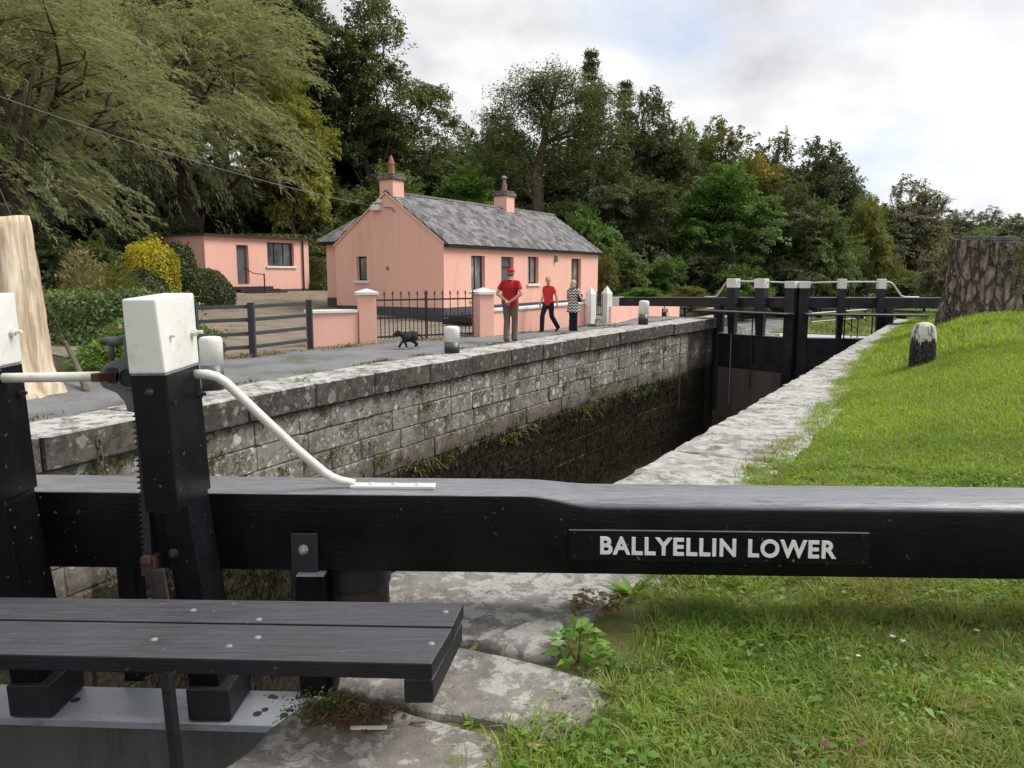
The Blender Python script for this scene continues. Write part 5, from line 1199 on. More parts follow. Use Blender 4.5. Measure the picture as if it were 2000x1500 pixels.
plant_tree('tall', 'tall dark ash rising out of frame behind the yellowing maple', 585, 53, -150, 135, 'leaf_dark', .3, group=WG)
plant_tree('airy', 'tall airy ash with open crown against the sky, left of the chimney', 735, 54, -12, 112, 'leaf_ash', 2.2, group=WG)
plant_tree('airy', 'thin see-through tree right of the tall ash, over the cottage roof', 850, 57, 168, 112, 'leaf_ash', .7, group=WG)
plant_tree('tall', 'dark tree low behind the tall airy ash', 690, 60, 190, 120, 'leaf_dark', 4, group=WG)
plant_tree('round', 'green tree just behind the cottage\'s left chimney', 770, 47, 318, 95, 'leaf_mid', 1.7, group=WG)
plant_tree('broad', 'green tree between the cottage chimneys', 915, 50, 325, 90, 'leaf_green', 3.3, group=WG)
plant_tree('round', 'dark tree directly behind the outbuilding roof', 520, 47, 330, 130, 'leaf_dark', 5, group=WG)
plant_tree('round', 'dark undergrowth tree between the outbuilding and the cottage', 640, 50, 330, 100, 'leaf_dark', .2, group=WG)
plant_tree('larch', 'old larch with bare reddish trunk behind the cottage roof', 1052, 52, 130, 128, 'leaf_ash', 0, group=WG)
plant_tree('conifer', 'pointed conifer standing tallest right of the larch', 1150, 58, 100, 62, 'leaf_dark', 1, group=WG)
plant_tree('conifer', 'second pointed conifer right of the tallest one', 1215, 58, 160, 58, 'leaf_dark', 2, group=WG)
plant_tree('tall', 'dark beech right of the conifers', 1262, 56, 178, 82, 'leaf_dark', 1.1, group=WG)
plant_tree('broad', 'dark tree behind the larch trunk', 1110, 60, 270, 120, 'leaf_dark', 2.6, group=WG)
plant_tree('round', 'broad dark tree above the cottage\'s right gable', 1190, 50, 285, 105, 'leaf_dark', 4.1, group=WG)
plant_tree('round', 'tree turning yellow at the crown top, right of the dark beech', 1415, 64, 232, 112, 'leaf_autumn', .6, group=WG)
plant_tree('broad', 'bright green tree in front of the yellowing crown', 1412, 52, 318, 108, 'leaf_green', 2.9, group=WG)
plant_tree('broad', 'dark broad tree right of the bright green one', 1590, 64, 275, 92, 'leaf_dark', 5.2, group=WG)
plant_tree('round', 'dark rounded tree above the far gate\'s posts', 1530, 55, 350, 90, 'leaf_dark', 3.4, group=WG)
plant_tree('round', 'green tree standing low above the far paddle posts', 1600, 54, 385, 72, 'leaf_mid', 1.3, group=WG)
plant_tree('fine', 'pale olive willow bush right of the dark trees', 1692, 58, 395, 58, 'leaf_olive', .5, cat='tree', name='willow_tree', group=WG)
plant_tree('round', 'grey-brown round tree in the middle distance, left of the stump', 1765, 86, 348, 86, 'leaf_brown', 2, group=WG)
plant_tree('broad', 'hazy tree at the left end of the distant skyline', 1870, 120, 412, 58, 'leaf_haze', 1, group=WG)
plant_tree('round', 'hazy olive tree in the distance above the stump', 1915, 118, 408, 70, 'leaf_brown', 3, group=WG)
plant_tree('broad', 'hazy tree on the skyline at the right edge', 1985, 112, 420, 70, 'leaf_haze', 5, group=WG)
for i, (px, Y, ty, hp, vr, mt) in enumerate([(250, 60, -90, 210, 'round', 'leaf_dark'), (70, 48, 150, 220, 'round', 'leaf_dark'), (430, 62, -120, 170, 'tall', 'leaf_dark'), (860, 74, 280, 130, 'round', 'leaf_dark'), (1010, 72, 300, 120, 'tall', 'leaf_dark'), (1330, 74, 290, 110, 'round', 'leaf_dark'), (1480, 78, 310, 110, 'round', 'leaf_dark'), (1680, 80, 390, 80, 'broad', 'leaf_dark'), (330, 45, 300, 110, 'round', 'leaf_dark')]):
    plant_tree(vr, ['dark wood tree behind the upper left willow gap', 'dark tree behind the left edge willow', 'tall dark tree behind the wind-blown willow', 'dark wood tree behind the thin see-through tree', 'dark wood tree behind the larch', 'dark wood tree left of the yellow-topped crown', 'dark wood tree behind the yellow-topped crown', 'dark wood tree behind the pale willow bush', 'dark tree low behind the golden shrub'][i], px, Y, ty, hp, mt, i * 1.3, group=WG)
SG = 'shrubs of the wooded bank'
for i, (px, Y, ty, hp, vr, mt, lab) in enumerate([
    (1150, 46, 408, 52, 'shrub', 'leaf_green', 'bright green shrub just right of the cottage gable top'),
    (1205, 44, 482, 52, 'shrub', 'leaf_mid', 'mid green shrub right of the cottage corner'),
    (1182, 40, 500, 22, 'shrub', 'leaf_olive', 'small olive shrub against the cottage corner'),
    (1300, 47, 505, 48, 'shrub', 'leaf_green', 'rounded green shrub above the white-ended beam'),
    (1235, 54, 450, 60, 'shrub', 'leaf_dark', 'dark shrub behind the rounded green one'),
    (1375, 50, 470, 60, 'shrub', 'leaf_dark', 'dark green bush left of the far white rail'),
    (1455, 48, 520, 55, 'shrub', 'leaf_green', 'low green bush behind the far left paddle posts'),
    (1540, 52, 510, 60, 'shrub', 'leaf_dark', 'dark low bush behind the far mitre post'),
    (1605, 56, 548, 40, 'fine', 'leaf_dry', 'tawny seeding bush right of the far mitre post'),
    (1660, 62, 520, 60, 'shrub', 'leaf_mid', 'mid green bush behind the far right posts'),
    (1745, 66, 528, 55, 'fine', 'leaf_olive', 'pale green willow scrub left of the stump'),
    (1810, 60, 535, 60, 'shrub', 'leaf_mid', 'green scrub directly left of the stump'),
    (1870, 30, 480, 60, 'shrub', 'leaf_brown', 'brownish bush just behind the stump'),
    (1975, 32, 470, 70, 'shrub', 'leaf_mid', 'green bush behind the stump at the right edge'),
    (1925, 55, 445, 90, 'round', 'leaf_mid', 'broad green tree in the middle distance behind the stump'),
    (1262, 42, 562, 60, 'fine', 'leaf_fresh', 'fresh green nettle bank above the white-ended beam'),
    (1340, 44, 560, 55, 'fine', 'leaf_olive', 'seeding weeds left of the far white rail'),
    (1420, 46, 565, 50, 'fine', 'leaf_mid', 'weedy growth under the far white rail'),
    (150, 40, 420, 90, 'shrub', 'leaf_dark', 'dark bush behind the bare trunk'),
    (215, 30, 500, 60, 'shrub', 'leaf_dark', 'dark bush left of the golden shrub'),
    (660, 44, 420, 75, 'shrub', 'leaf_dark', 'dark bush behind the cottage rear wing'),
    (100, 27, 455, 70, 'shrub', 'leaf_dark', 'dark bush over the hedge right of the bare trunk'),
    (190, 29, 470, 60, 'shrub', 'leaf_mid', 'mid green bush over the hedge, between trunk and golden shrub'),
    (255, 34, 440, 60, 'shrub', 'leaf_dark', 'dark bush directly behind the golden shrub'),
    (335, 38, 430, 55, 'shrub', 'leaf_dark', 'dark bush behind the left end of the outbuilding')]):
    plant_tree(vr, lab, px, Y, ty, hp, mt, i * .9, cat='shrub' if vr != 'round' else 'tree', group=SG)

# ------------------------------------------------------------------ clipped hedges and garden shrubs
def hedge(name, label, c, r, mat, lf, k, seed, p=2.6, rz=0., mat2=None, rough=.05):
    """superellipsoid of leaves round a dark twiggy core"""
    rng = np.random.default_rng(seed); o = thing(name, label, 'hedge' if name == 'clipped_hedge' else 'shrub', (c[0], c[1], c[2]), rz=rz); r = np.array(r)
    d = rdir(rng, k); d[:, 2] = np.abs(d[:, 2]) * 1. - .0; s = 1 / (np.abs(d) ** p).sum(1) ** (1 / p); P = d * s[:, None]; bump = 1 + rough * (np.sin(P[:, 0] * 7 + seed) * np.sin(P[:, 1] * 6) + np.sin(P[:, 2] * 9 + seed)) + rng.normal(0, rough * .5, k)
    st_ = rng.random(k) < .14; bump = np.where(st_, bump * (1 + np.abs(rng.normal(0, rough * .8, k))), bump); P = P * r * bump[:, None]; nr = unit(d / r + rng.normal(0, .4, (k, 3))); dr = unit(np.cross(nr, rdir(rng, k)) + nr * .5); ln = lf[0] * rng.uniform(.6, 1.3, k)
    me = quads_mesh('foliage', leaf_quads(P, dr, nr, ln, ln * lf[1]), k, mat); link('foliage', me, o, local=True)
    m = MB(); m.ball((0, 0, 0), (1, 1, 1), 24, 16); m.v = [tuple(np.array(v) / (np.abs(np.array(v) + 1e-9) ** p).sum() ** (1 / p) * r * .93) for v in m.v]; m.build('inner_growth', 'leaf_hedge', o, local=True, smooth=True)
    return o
def gpt(px, py, Y): q = D(px, py, Y); return q
hedge('clipped_hedge', 'long clipped hedge behind the bare trunk and tall paddle post', (D(120, 600, 17.5)[0], 17.5, .0), (2.6, .9, 1.12), 'leaf_mid', (.10, .5), 26000, 1, 2.6, .35, rough=.11)
hedge('golden_shrub', 'golden yellow clipped shrub left of the outbuilding', (D(294, 500, 25)[0], 25, .5), (.80, .8, 2.12), 'leaf_gold', (.10, .5), 12000, 2, 2.2, rough=.08)
hedge('clipped_hedge', 'brownish skirt hedge below the golden shrub', (D(280, 560, 24)[0], 24, .3), (.72, .6, 1.4), 'leaf_hedge', (.10, .5), 7000, 3, 2.4)
hedge('clipped_hedge', 'domed dark clipped hedge in front of the outbuilding\'s left end', (D(398, 560, 27)[0], 27, .35), (.95, .85, 1.35), 'leaf_hedge', (.09, .5), 14000, 4, 2.8, .5, rough=.03)
hedge('clipped_hedge', 'taller dark hedge between the golden shrub and the outbuilding', (D(350, 540, 29)[0], 29, .4), (.8, .8, 2.1), 'leaf_hedge', (.10, .5), 9000, 5, 2.4)
hedge('clipped_hedge', 'clipped hedge seen between the outbuilding and the cottage', (D(622, 540, 39)[0], 39, .5), (1.0, .9, 1.75), 'leaf_moss', (.11, .5), 9000, 6, 3)
hedge('clipped_hedge', 'ivy mound lying over the outbuilding\'s flat roof', (D(480, 455, 37)[0], 39.5, 2.6), (3.1, 1.0, .95), 'leaf_moss', (.14, .5), 9000, 7, 2.2)
def leafy_plant(name, label, c, r, h, k, lf, mat, seed, up=.4, flowers=None, cat='plant'):
    rng = np.random.default_rng(seed); o = thing(name, label, cat, c); a = rng.uniform(0, 6.28, k); q = np.sqrt(rng.random(k)) * r; z = rng.random(k) ** .8 * h * (1 - (q / r) ** 2 * .6)
    P = np.stack([np.cos(a) * q, np.sin(a) * q, z], 1); outw = np.stack([np.cos(a), np.sin(a), np.full(k, up)], 1); dr = unit(outw + rng.normal(0, .4, (k, 3))); nr = unit(np.array([0, 0, 1.]) + rng.normal(0, .45, (k, 3))); ln = lf[0] * rng.uniform(.6, 1.3, k)
    link('leaves', quads_mesh('leaves', leaf_quads(P, dr, nr, ln, ln * lf[1]), k, mat), o, local=True); m = MB()
    for i in range(max(5, k // 12)): m.tube([(0, 0, -.02), tuple(P[i] * .6), tuple(P[i])], [r * .02 + .002, .003, .002], 4)
    m.build('stems', 'leaf_moss', o, local=True)
    if flowers:
        for i in range(flowers[1]): p = P[-1 - i] * (1, 1, 1.05) + (0, 0, .04); m = MB(); m.ball(p, (.03, .03, .03), 7, 5); m.build('flower', flowers[0], o, local=True)
    return o
leafy_plant('flowering_plant', 'leafy plant with small pink flowers beside the stay wire', G(165, 740) + np.array([.1, 1.8, 0]), .85, .95, 1900, (.14, .42), 'leaf_green', 3, flowers=('petal_pink', 9))
leafy_plant('flowering_plant', 'bright leafy plant right of the pink-flowered one, before the hedge', G(205, 735) + np.array([.35, 2.4, 0]), .55, .7, 900, (.14, .42), 'leaf_fresh', 4)
leafy_plant('dry_grass_clump', 'olive seeding grass rising over the hedge left of the golden shrub', (D(215, 555, 20)[0], 20, .6), .85, 1.4, 2000, (.20, .14), 'leaf_olive', 5, up=1.0)
leafy_plant('flowering_plant', 'low fresh green plants at the foot of the hedge by the trunk', G(112, 745) + np.array([.3, 1.5, 0]), .9, .6, 1700, (.12, .4), 'leaf_green', 7)
leafy_plant('flowering_plant', 'tangled olive weeds between hedge and tall paddle post', G(232, 730) + np.array([.1, 2.2, 0]), .8, .65, 1500, (.13, .3), 'leaf_olive', 8)
leafy_plant('dry_grass_clump', 'small straw-coloured seeding clump between bare trunk and golden shrub', (D(160, 540, 19)[0], 19, .9), .5, 1.55, 900, (.22, .12), 'leaf_dry', 6, up=1.0)

# ------------------------------------------------------------------ grass on the right bank
def gedge(t):
    return np.interp(t, [-6, -.6, 0, 1.2, 2.0, 3.9, 6.9, 12, 14.6, 18, 32], [1.15, 1.1, 1.17, 1.0, .95, .86, .88, .6, .5, .46, .44])
def sample_bank(rng, k, d0, d1, a0=-.12, a1=.72):
    """random points of the bank between two distances from the viewpoint"""
    dd = np.sqrt(rng.uniform(d0 * d0, d1 * d1, k)); an = rng.uniform(a0, a1, k); x = dd * np.sin(an); y = dd * np.cos(an); t, n = TN(np.stack([x, y], 1))
    e = gedge(t) + .1 * np.sin(t * 3.7) * np.sin(t * 1.3 + 1) + rng.normal(0, .05, k); ok = (n > e) & (t < 31)
    return x[ok], y[ok], t[ok], n[ok]
def blades(name, label, rng, x, y, t, n, h, wd, lean, mat):
    k = len(x); z = HR(t, n); a = rng.uniform(0, 6.28, k); B = np.stack([x, y, z], 1); s = np.stack([np.cos(a), np.sin(a), np.zeros(k)], 1) * (wd * rng.uniform(.6, 1.4, k))[:, None]
    la = rng.uniform(0, 6.28, k); lv = np.stack([np.cos(la), np.sin(la), np.zeros(k)], 1); hh = h * rng.uniform(.45, 1.35, k); le = lean * rng.uniform(.3, 1.5, k)
    mid = B + lv * (hh * le * .35)[:, None] + np.array([0, 0, 1.]) * (hh * .6)[:, None]; tip = B + lv * (hh * le)[:, None] + np.array([0, 0, 1.]) * (hh * np.clip(1 - .25 * le, .3, 1))[:, None]
    V = np.stack([B - s, B + s, mid + s * .75, mid - s * .75, mid - s * .75, mid + s * .75, tip], 1)
    me = bpy.data.meshes.new(name); me.vertices.add(k * 5)
    W = np.stack([B - s, B + s, mid + s * .7, mid - s * .7, tip], 1).reshape(-1, 3); me.vertices.foreach_set('co', np.ascontiguousarray(W, np.float32).ravel())
    idx = (np.arange(k)[:, None] * 5 + np.array([0, 1, 2, 3, 3, 2, 4])).astype(np.int32); me.loops.add(k * 7); me.loops.foreach_set('vertex_index', idx.ravel()); me.polygons.add(k * 2)
    st = (np.arange(k)[:, None] * 7 + np.array([0, 4])).astype(np.int32); me.polygons.foreach_set('loop_start', st.ravel()); me.update(calc_edges=True); me.materials.append(MAT[mat])
    o = link(name, me); tag(o, label, 'grass', kind='stuff'); return o
rng = np.random.default_rng(99)
x, y, t, n = sample_bank(rng, 185000, 1.7, 6.2); g1 = np.sin(x * 4.1 + 1.3 * np.sin(y * 3.2)) * np.sin(y * 3.7 + 1.1 * np.sin(x * 2.3)) + .5 * np.sin(x * 9.1 + y * 5) * np.sin(y * 8.3 - x * 3); kp = rng.random(len(x)) < np.clip(.72 + .45 * g1, .22, 1.); x, y, t, n, g1 = x[kp], y[kp], t[kp], n[kp], g1[kp]; pt = np.clip(.4 + .5 * g1, 0, 1)
blades('near_grass', 'rough mown grass in the foreground under the beam', rng, x, y, t, n, .035 + .035 * pt, .0028, 1.1, 'grass')
x, y, t, n = sample_bank(rng, 150000, 6.0, 14., -.05, .72); blades('bank_grass', 'bright mown grass on the lock bank beyond the beam', rng, x, y, t, n, np.full(len(x), .045), .0055, 1., 'grass_far')
x, y, t, n = sample_bank(rng, 60000, 13.5, 34., .2, .75); blades('far_bank_grass', 'grass on the bank running past the stump', rng, x, y, t, n, np.full(len(x), .09), .014, .7, 'grass_far')
kc = 520; cx_, cy_, ct_, cn_ = sample_bank(rng, kc, 1.9, 7.); ci = np.repeat(np.arange(len(cx_)), 44); x = cx_[ci] + rng.normal(0, .028, len(ci)); y = cy_[ci] + rng.normal(0, .028, len(ci)); t, n = TN(np.stack([x, y], 1))
blades('grass_tufts', 'longer grass tufts standing in the foreground turf', rng, x, y, t, n, np.full(len(x), .10) * rng.uniform(.6, 1.2, len(cx_))[ci], .0026, 1.0, 'grass')
# taller tufts along edges and joints
k = 9000; tt = rng.uniform(-2.5, 27, k); e = gedge(tt) + .1 * np.sin(tt * 3.7) * np.sin(tt * 1.3 + 1); nn_ = e + rng.normal(.0, .07, k); jn = rng.random(k) < .18
xy = ORG + tt[:, None] * AX + nn_[:, None] * NX; blades('edge_grass', 'longer grass fringing the coping stones', rng, xy[:, 0], xy[:, 1], tt, nn_, np.full(k, .075), .0038, 1., 'grass')
# clover and broad leaves low in the turf
x, y, t, n = sample_bank(rng, 24000, 1.8, 7.); z = HR(t, n); k = len(x); P = np.stack([x, y, z + rng.uniform(.012, .05, k)], 1); nr = unit(np.array([0, 0, 1.]) + rng.normal(0, .35, (k, 3))); ln = rng.uniform(.018, .055, k); cl = .5 + .5 * np.sin(x * 3.3) * np.cos(y * 2.9); ok = rng.random(k) < .25 + .75 * cl
tag(link('clover', quads_mesh('clover', leaf_quads(P[ok], unit(rng.normal(0, 1, (ok.sum(), 3)) * (1, 1, .2)), nr[ok], ln[ok], ln[ok] * rng.uniform(.3, .75, ok.sum())), int(ok.sum()), 'leaf_fresh')), 'clover and small broad leaves among the foreground grass', 'ground cover', kind='stuff')
x, y, t, n = sample_bank(rng, 16000, 1.8, 6.); z = HR(t, n); k = len(x); P = np.stack([x, y, z + rng.uniform(.01, .035, k)], 1); pt = np.sin(x * 1.9 + 2) * np.sin(y * 2.3); ok = rng.random(k) < np.clip(.15 + .8 * pt, 0, 1); k = int(ok.sum()); ln = rng.uniform(.04, .11, k)
tag(link('dry_thatch', quads_mesh('dry_thatch', leaf_quads(P[ok], unit(rng.normal(0, 1, (k, 3)) * (1, 1, .15)), unit(np.array([0, 0, 1.]) + rng.normal(0, .4, (k, 3))), ln, ln * .05), k, 'straw')), 'dry straw-coloured clippings lying in the foreground grass', 'ground cover', kind='stuff')
def rosette(label, px, py, r, k, w_, mat, seed, up=.5, h=0.):
    rng = np.random.default_rng(seed); c = bank_point(px, py); o = thing('rosette_weed', label, 'weed', c); a = rng.uniform(0, 6.28, k); l_ = r * rng.uniform(.6, 1.1, k); el = rng.uniform(.1, up, k); d = np.stack([np.cos(a) * np.cos(el), np.sin(a) * np.cos(el), np.sin(el)], 1)
    link('leaves', quads_mesh('leaves', leaf_quads(d * (l_ * .55)[:, None] + (0, 0, .01), d, unit(np.array([0, 0, 1.]) + rng.normal(0, .2, (k, 3))), l_, l_ * w_), k, mat), o, local=True)
rosette('dandelion rosette at the corner of the flagstone under the beam', 1235, 1165, .16, 16, .24, 'leaf_fresh', 1, .9)
rosette('broad-leaved rosette in the grass right of the flagstones', 1320, 1250, .1, 12, .3, 'grass', 2, .7)
rosette('grass-like rosette at the tip of the large flagstone', 1200, 1365, .12, 60, .05, 'grass', 3, 1.3)
rosette('dandelion rosette below the name plate\'s right end', 1580, 1255, .1, 12, .3, 'leaf_fresh', 4, .8)
rosette('small plantain rosette near the lower right corner', 1865, 1400, .11, 14, .22, 'grass', 5, .8)
rosette('small weed rosette growing between the lower flagstones', 925, 1420, .06, 10, .4, 'leaf_fresh', 6, .8)
leafy_plant('nettle', 'leafy green nettle at the edge of the flagstones', G(1128, 1290), .13, .2, 70, (.07, .5), 'leaf_fresh', 11, up=.2)
leafy_plant('nettle', 'smaller green nettle nearer the grass by the flagstone', G(1185, 1310), .09, .1, 40, (.05, .5), 'leaf_green', 12, up=.2)
leafy_plant('dead_ivy', 'dry dead ivy leaves at the back edge of the flagstone', G(1165, 1190), .13, .1, 90, (.05, .6), 'leaf_dry', 13, up=.2)
for lab, px, py, mt, s in (('left one of two small daisies in the foreground grass', 1742, 1266, 'petal_white', .012), ('right one of two small daisies in the foreground grass', 1762, 1275, 'petal_white', .013), ('yellow flower in the grass near the right edge', 1906, 1254, 'petal_yellow', .012), ('lone white daisy low in the grass left of the pair', 1675, 1305, 'petal_white', .009), ('pink clover head at the bottom of the picture, right one', 1680, 1478, 'petal_pink', .012), ('pink clover head at the bottom of the picture, left one', 1608, 1480, 'petal_pink', .011)):
    c = bank_point(px, py); o = thing('wild_flower', lab, 'flower', c); m = MB(); m.tube([(0, 0, 0), (.004, 0, .05)], .0015, 4); m.build('stem', 'leaf_fresh', o, local=True); m = MB()
    if mt == 'petal_pink':
        for q in rdir(np.random.default_rng(5), 40): c1_ = np.array((.004, 0, .055)) + q * s * .55; m.tube([c1_, c1_ + q * s * .55], [.0022, .0012], 4)
    else:
        for a in range(11): q = a * 6.283 / 11; m.add([(0, 0, .052), (s * math.cos(q - .2) * .8, s * math.sin(q - .2) * .8, .056), (s * math.cos(q) * 1.2, s * math.sin(q) * 1.2, .057), (s * math.cos(q + .2) * .8, s * math.sin(q + .2) * .8, .056)], [(0, 1, 2, 3)])
        m.ball((0, 0, .056), (s * .35, s * .35, s * .25), 8, 5)
    m.build('head', mt, o, local=True)
# wood chips and moss on the lower flagstone
wc = thing('wood_chip_pile', 'reddish rotten wood chips scattered on the lower flagstone', 'wood chips', G(705, 1395))
rc = random.Random(4)
for i in range(70):
    p = G(705 + rc.gauss(0, 45), 1402 + rc.gauss(0, 14)); a = rc.uniform(0, 6.28); l_ = rc.uniform(.015, .06); m = MB(); d = np.array([math.cos(a), math.sin(a), rc.uniform(-.1, .25)]) * l_ / 2; m.bar(p - d + (0, 0, .012), p + d + (0, 0, .012), rc.uniform(.004, .014), .004); m.build('chip', 'wood_chip', wc)
for i, (px, py, l_) in enumerate(((720, 1428, .13), (1045, 1458, .05))):
    p = G(px, py); m = MB(); m.bar(p - (l_ / 2, 0.01 * i, -.012), p + (l_ / 2, -.02 * i, .014), .018, .01); tag(m.build('wood_splinter', 'bare_wood', bevel=.003), ('long pale wood splinter in front of the wood chips', 'short pale wood splinter at the grass edge')[i], 'splinter')
k = 1500; P = np.array([G(645 + rng.normal(0, 40), 1385 + rng.normal(0, 16), .006) for _ in range(k)]); ln = rng.uniform(.008, .02, k)
tag(link('moss', quads_mesh('moss', leaf_quads(P, rdir(rng, k) + (0, 0, .6), rdir(rng, k), ln, ln * .5), k, 'leaf_moss')), 'dark moss on the lower flagstone beside the gate', 'moss', kind='stuff')

# ------------------------------------------------------------------ growth on the lock wall
k = 190; tt = rng.uniform(1.2, 23, k); lv = np.array([-.37, -.71, -1.06, -1.39, -1.75]); zz = lv[rng.choice(5, k, p=[.36, .25, .16, .1, .13])] + rng.normal(0, .04, k); per = (30 * rng.uniform(.3, 2.2, k)).astype(int); ci = np.repeat(np.arange(k), per); q = len(ci)
tw_ = tt[ci] + rng.normal(0, .10, q) * rng.uniform(.5, 2.2, k)[ci]; nw = nl(tw_) + np.abs(rng.normal(.03, .03, q)); zw = zz[ci] - np.abs(rng.normal(0, .09, q)); xy = ORG + tw_[:, None] * AX + nw[:, None] * NX; P = np.concatenate([xy, zw[:, None]], 1)
nr = unit(np.array([NX[0], NX[1], .5]) + rng.normal(0, .5, (q, 3))); ln = rng.uniform(.02, .055, q)
tag(link('wall_moss', quads_mesh('wall_moss', leaf_quads(P, unit(rng.normal(0, .6, (q, 3)) + (0, 0, -.7)), nr, ln, ln * .6), q, 'leaf_moss')), 'moss and wall ferns growing from the joints of the lock wall', 'moss', kind='stuff')
k = 24000; tw_ = rng.uniform(2.5, 22.9, k); nw = nl(tw_) + np.abs(rng.normal(.02, .025, k)); z0_ = -1.77 + rng.normal(0, .07, k) + .06 * np.sin(tw_ * 5) - (rng.random(k) ** 1.2) * 2.3; xy = ORG + tw_[:, None] * AX + nw[:, None] * NX; P = np.concatenate([xy, z0_[:, None]], 1); ln = rng.uniform(.03, .13, k)
tag(link('wall_weed', quads_mesh('wall_weed', leaf_quads(P, unit(np.array([0, 0, -1.]) + rng.normal(0, .25, (k, 3))), unit(np.array([NX[0], NX[1], .2]) + rng.normal(0, .5, (k, 3))), ln, ln * .22), k, 'weed_dark')), 'dark wet weed hanging below the waterline of the lock wall', 'water weed', kind='stuff')
k = 1400; tw_ = rng.uniform(8, 21, k); nw = nl(tw_) + .05; xy = ORG + tw_[:, None] * AX + nw[:, None] * NX; P = np.concatenate([xy, (-1.8 - np.abs(rng.normal(0, .16, k)))[:, None]], 1); keep_ = np.sin(tw_ * 1.7) + rng.normal(0, .5, k) > .35; P = P[keep_]; k = len(P); ln = rng.uniform(.08, .2, k)
tag(link('wall_fern', quads_mesh('wall_fern', leaf_quads(P, unit(np.array([NX[0] * .6, NX[1] * .6, -.7]) + rng.normal(0, .4, (k, 3))), rdir(rng, k), ln, ln * .16), k, 'leaf_moss')), 'olive fronds drooping along the waterline of the lock wall', 'fern', kind='stuff')
# litter along the towpath edge, ivy and twigs on the stump
k = 2600; tt = rng.uniform(5, 14, k); ne = np.interp(tt, [5, 9.4, 11, 14.3], [-10.0, -9.75, -9.6, -8.55]) + rng.normal(.0, .12, k) + .12; ok = np.sin(tt * 2.6) + rng.normal(0, .6, k) > .2; xy = ORG + tt[ok, None] * AX + ne[ok, None] * NX; k = int(ok.sum()); P = np.concatenate([xy, np.abs(rng.normal(.02, .03, k))[:, None]], 1); ln = rng.uniform(.03, .09, k)
tag(link('leaf_litter', quads_mesh('leaf_litter', leaf_quads(P, rdir(rng, k) * (1, 1, .4), unit(np.array([0, 0, 1.]) + rng.normal(0, .4, (k, 3))), ln, ln * .5), k, 'leaf_dry')), 'dry leaves and weeds along the foot of the fence and gates', 'leaf litter', kind='stuff')
iv = thing('ivy', 'dry ivy and brambles clinging to the right of the stump', 'ivy', sb + np.array([.45, -.45, zt_ * .8])); k = 4200; a = rng.normal(-.95, .45, k); z = rng.uniform(-.95, .28, k) * .9; ok = rng.random(k) < np.clip(.35 + z * .8 + (a + .9) * .3, .08, 1); a, z = a[ok], z[ok]; k = len(a); rr_ = .69 * KS + np.abs(rng.normal(0, .05, k)); P = np.stack([rr_ * np.cos(a) - .45, rr_ * np.sin(a) + .45, z], 1); ln = rng.uniform(.03, .08, k)
link('leaves', quads_mesh('leaves', leaf_quads(P, rdir(rng, k) + (0, 0, -.4), unit(P + (.45, -.45, 0) + rng.normal(0, .4, (k, 3))), ln, ln * .6), k, 'leaf_brown'), iv, local=True)
m = MB()
for i in range(46):
    a = rng.normal(-.85, .4); p = np.array([.68 * KS * math.cos(a) - .45, .68 * KS * math.sin(a) + .45, rng.uniform(-.9, .2)]); m.tube([tuple(p), tuple(p + rng.normal(0, .1, 3) + (.08, -.1, .05)), tuple(p + rng.normal(0, .16, 3) + (.12, -.12, -.05))], [.007, .005, .002], 4)
m.build('stems', 'twig', iv, local=True)
leafy_plant('nettle', 'green weeds at the left foot of the stump', bank_point(1815, 625), .4, .3, 260, (.11, .4), 'leaf_fresh', 21, up=.4)
leafy_plant('weed_tuft', 'small green weed on the towpath edge above the white rail', G(588, 748), .12, .12, 40, (.06, .3), 'leaf_fresh', 22, up=.8)
leafy_plant('weed_tuft', 'dead weed tuft lying on the towpath below the dog', G(752, 705), .16, .08, 40, (.07, .3), 'leaf_dry', 23, up=.3)

# rough grass and weeds on the bank beyond the far gate
k = 22000; tt = rng.uniform(37.2, 58, k); nn_ = rng.uniform(-6.3, 16, k); cl = np.sin(tt * .9 + nn_ * .7) + np.sin(nn_ * 1.3) * .6; ok = rng.random(k) < np.clip(.45 + .35 * cl, .08, 1); tt, nn_ = tt[ok], nn_[ok]; k = len(tt)
xy = ORG + tt[:, None] * AX + nn_[:, None] * NX; zz = HL(tt, nn_); ln = rng.uniform(.12, .38, k); P = np.concatenate([xy, (zz + ln * .35)[:, None]], 1)
tag(link('rough_grass', quads_mesh('rough_grass', leaf_quads(P, unit(rng.normal(0, .5, (k, 3)) + (0, 0, 1.)), rdir(rng, k), ln, ln * .14), k, 'leaf_olive')), 'rough grass and weeds on the low bank beyond the far gate', 'grass', kind='stuff')

# weeds along the edges of the towpath
k = 5200; tt = rng.uniform(1, 26, k); side = rng.random(k) < .6; ne = np.where(side, nl(tt) - .92 + rng.normal(0, .06, k), np.interp(tt, [1, 9, 11, 14.3, 19.6, 22, 30], [-9.7, -9.8, -9.55, -8.4, -7.85, -8.2, -9.8]) + rng.normal(0.05, .07, k)); ok = (np.sin(tt * 4.1) + np.sin(tt * 1.7) + rng.normal(0, .5, k)) > .5; xy = ORG + tt[ok, None] * AX + ne[ok, None] * NX; k = int(ok.sum()); ln = rng.uniform(.025, .09, k); P = np.concatenate([xy, (ln * .35)[:, None]], 1)
tag(link('towpath_weeds', quads_mesh('towpath_weeds', leaf_quads(P, unit(rng.normal(0, .7, (k, 3)) + (0, 0, .8)), rdir(rng, k), ln, ln * .22), k, 'leaf_moss')), 'small weeds along both edges of the towpath', 'weeds', kind='stuff')

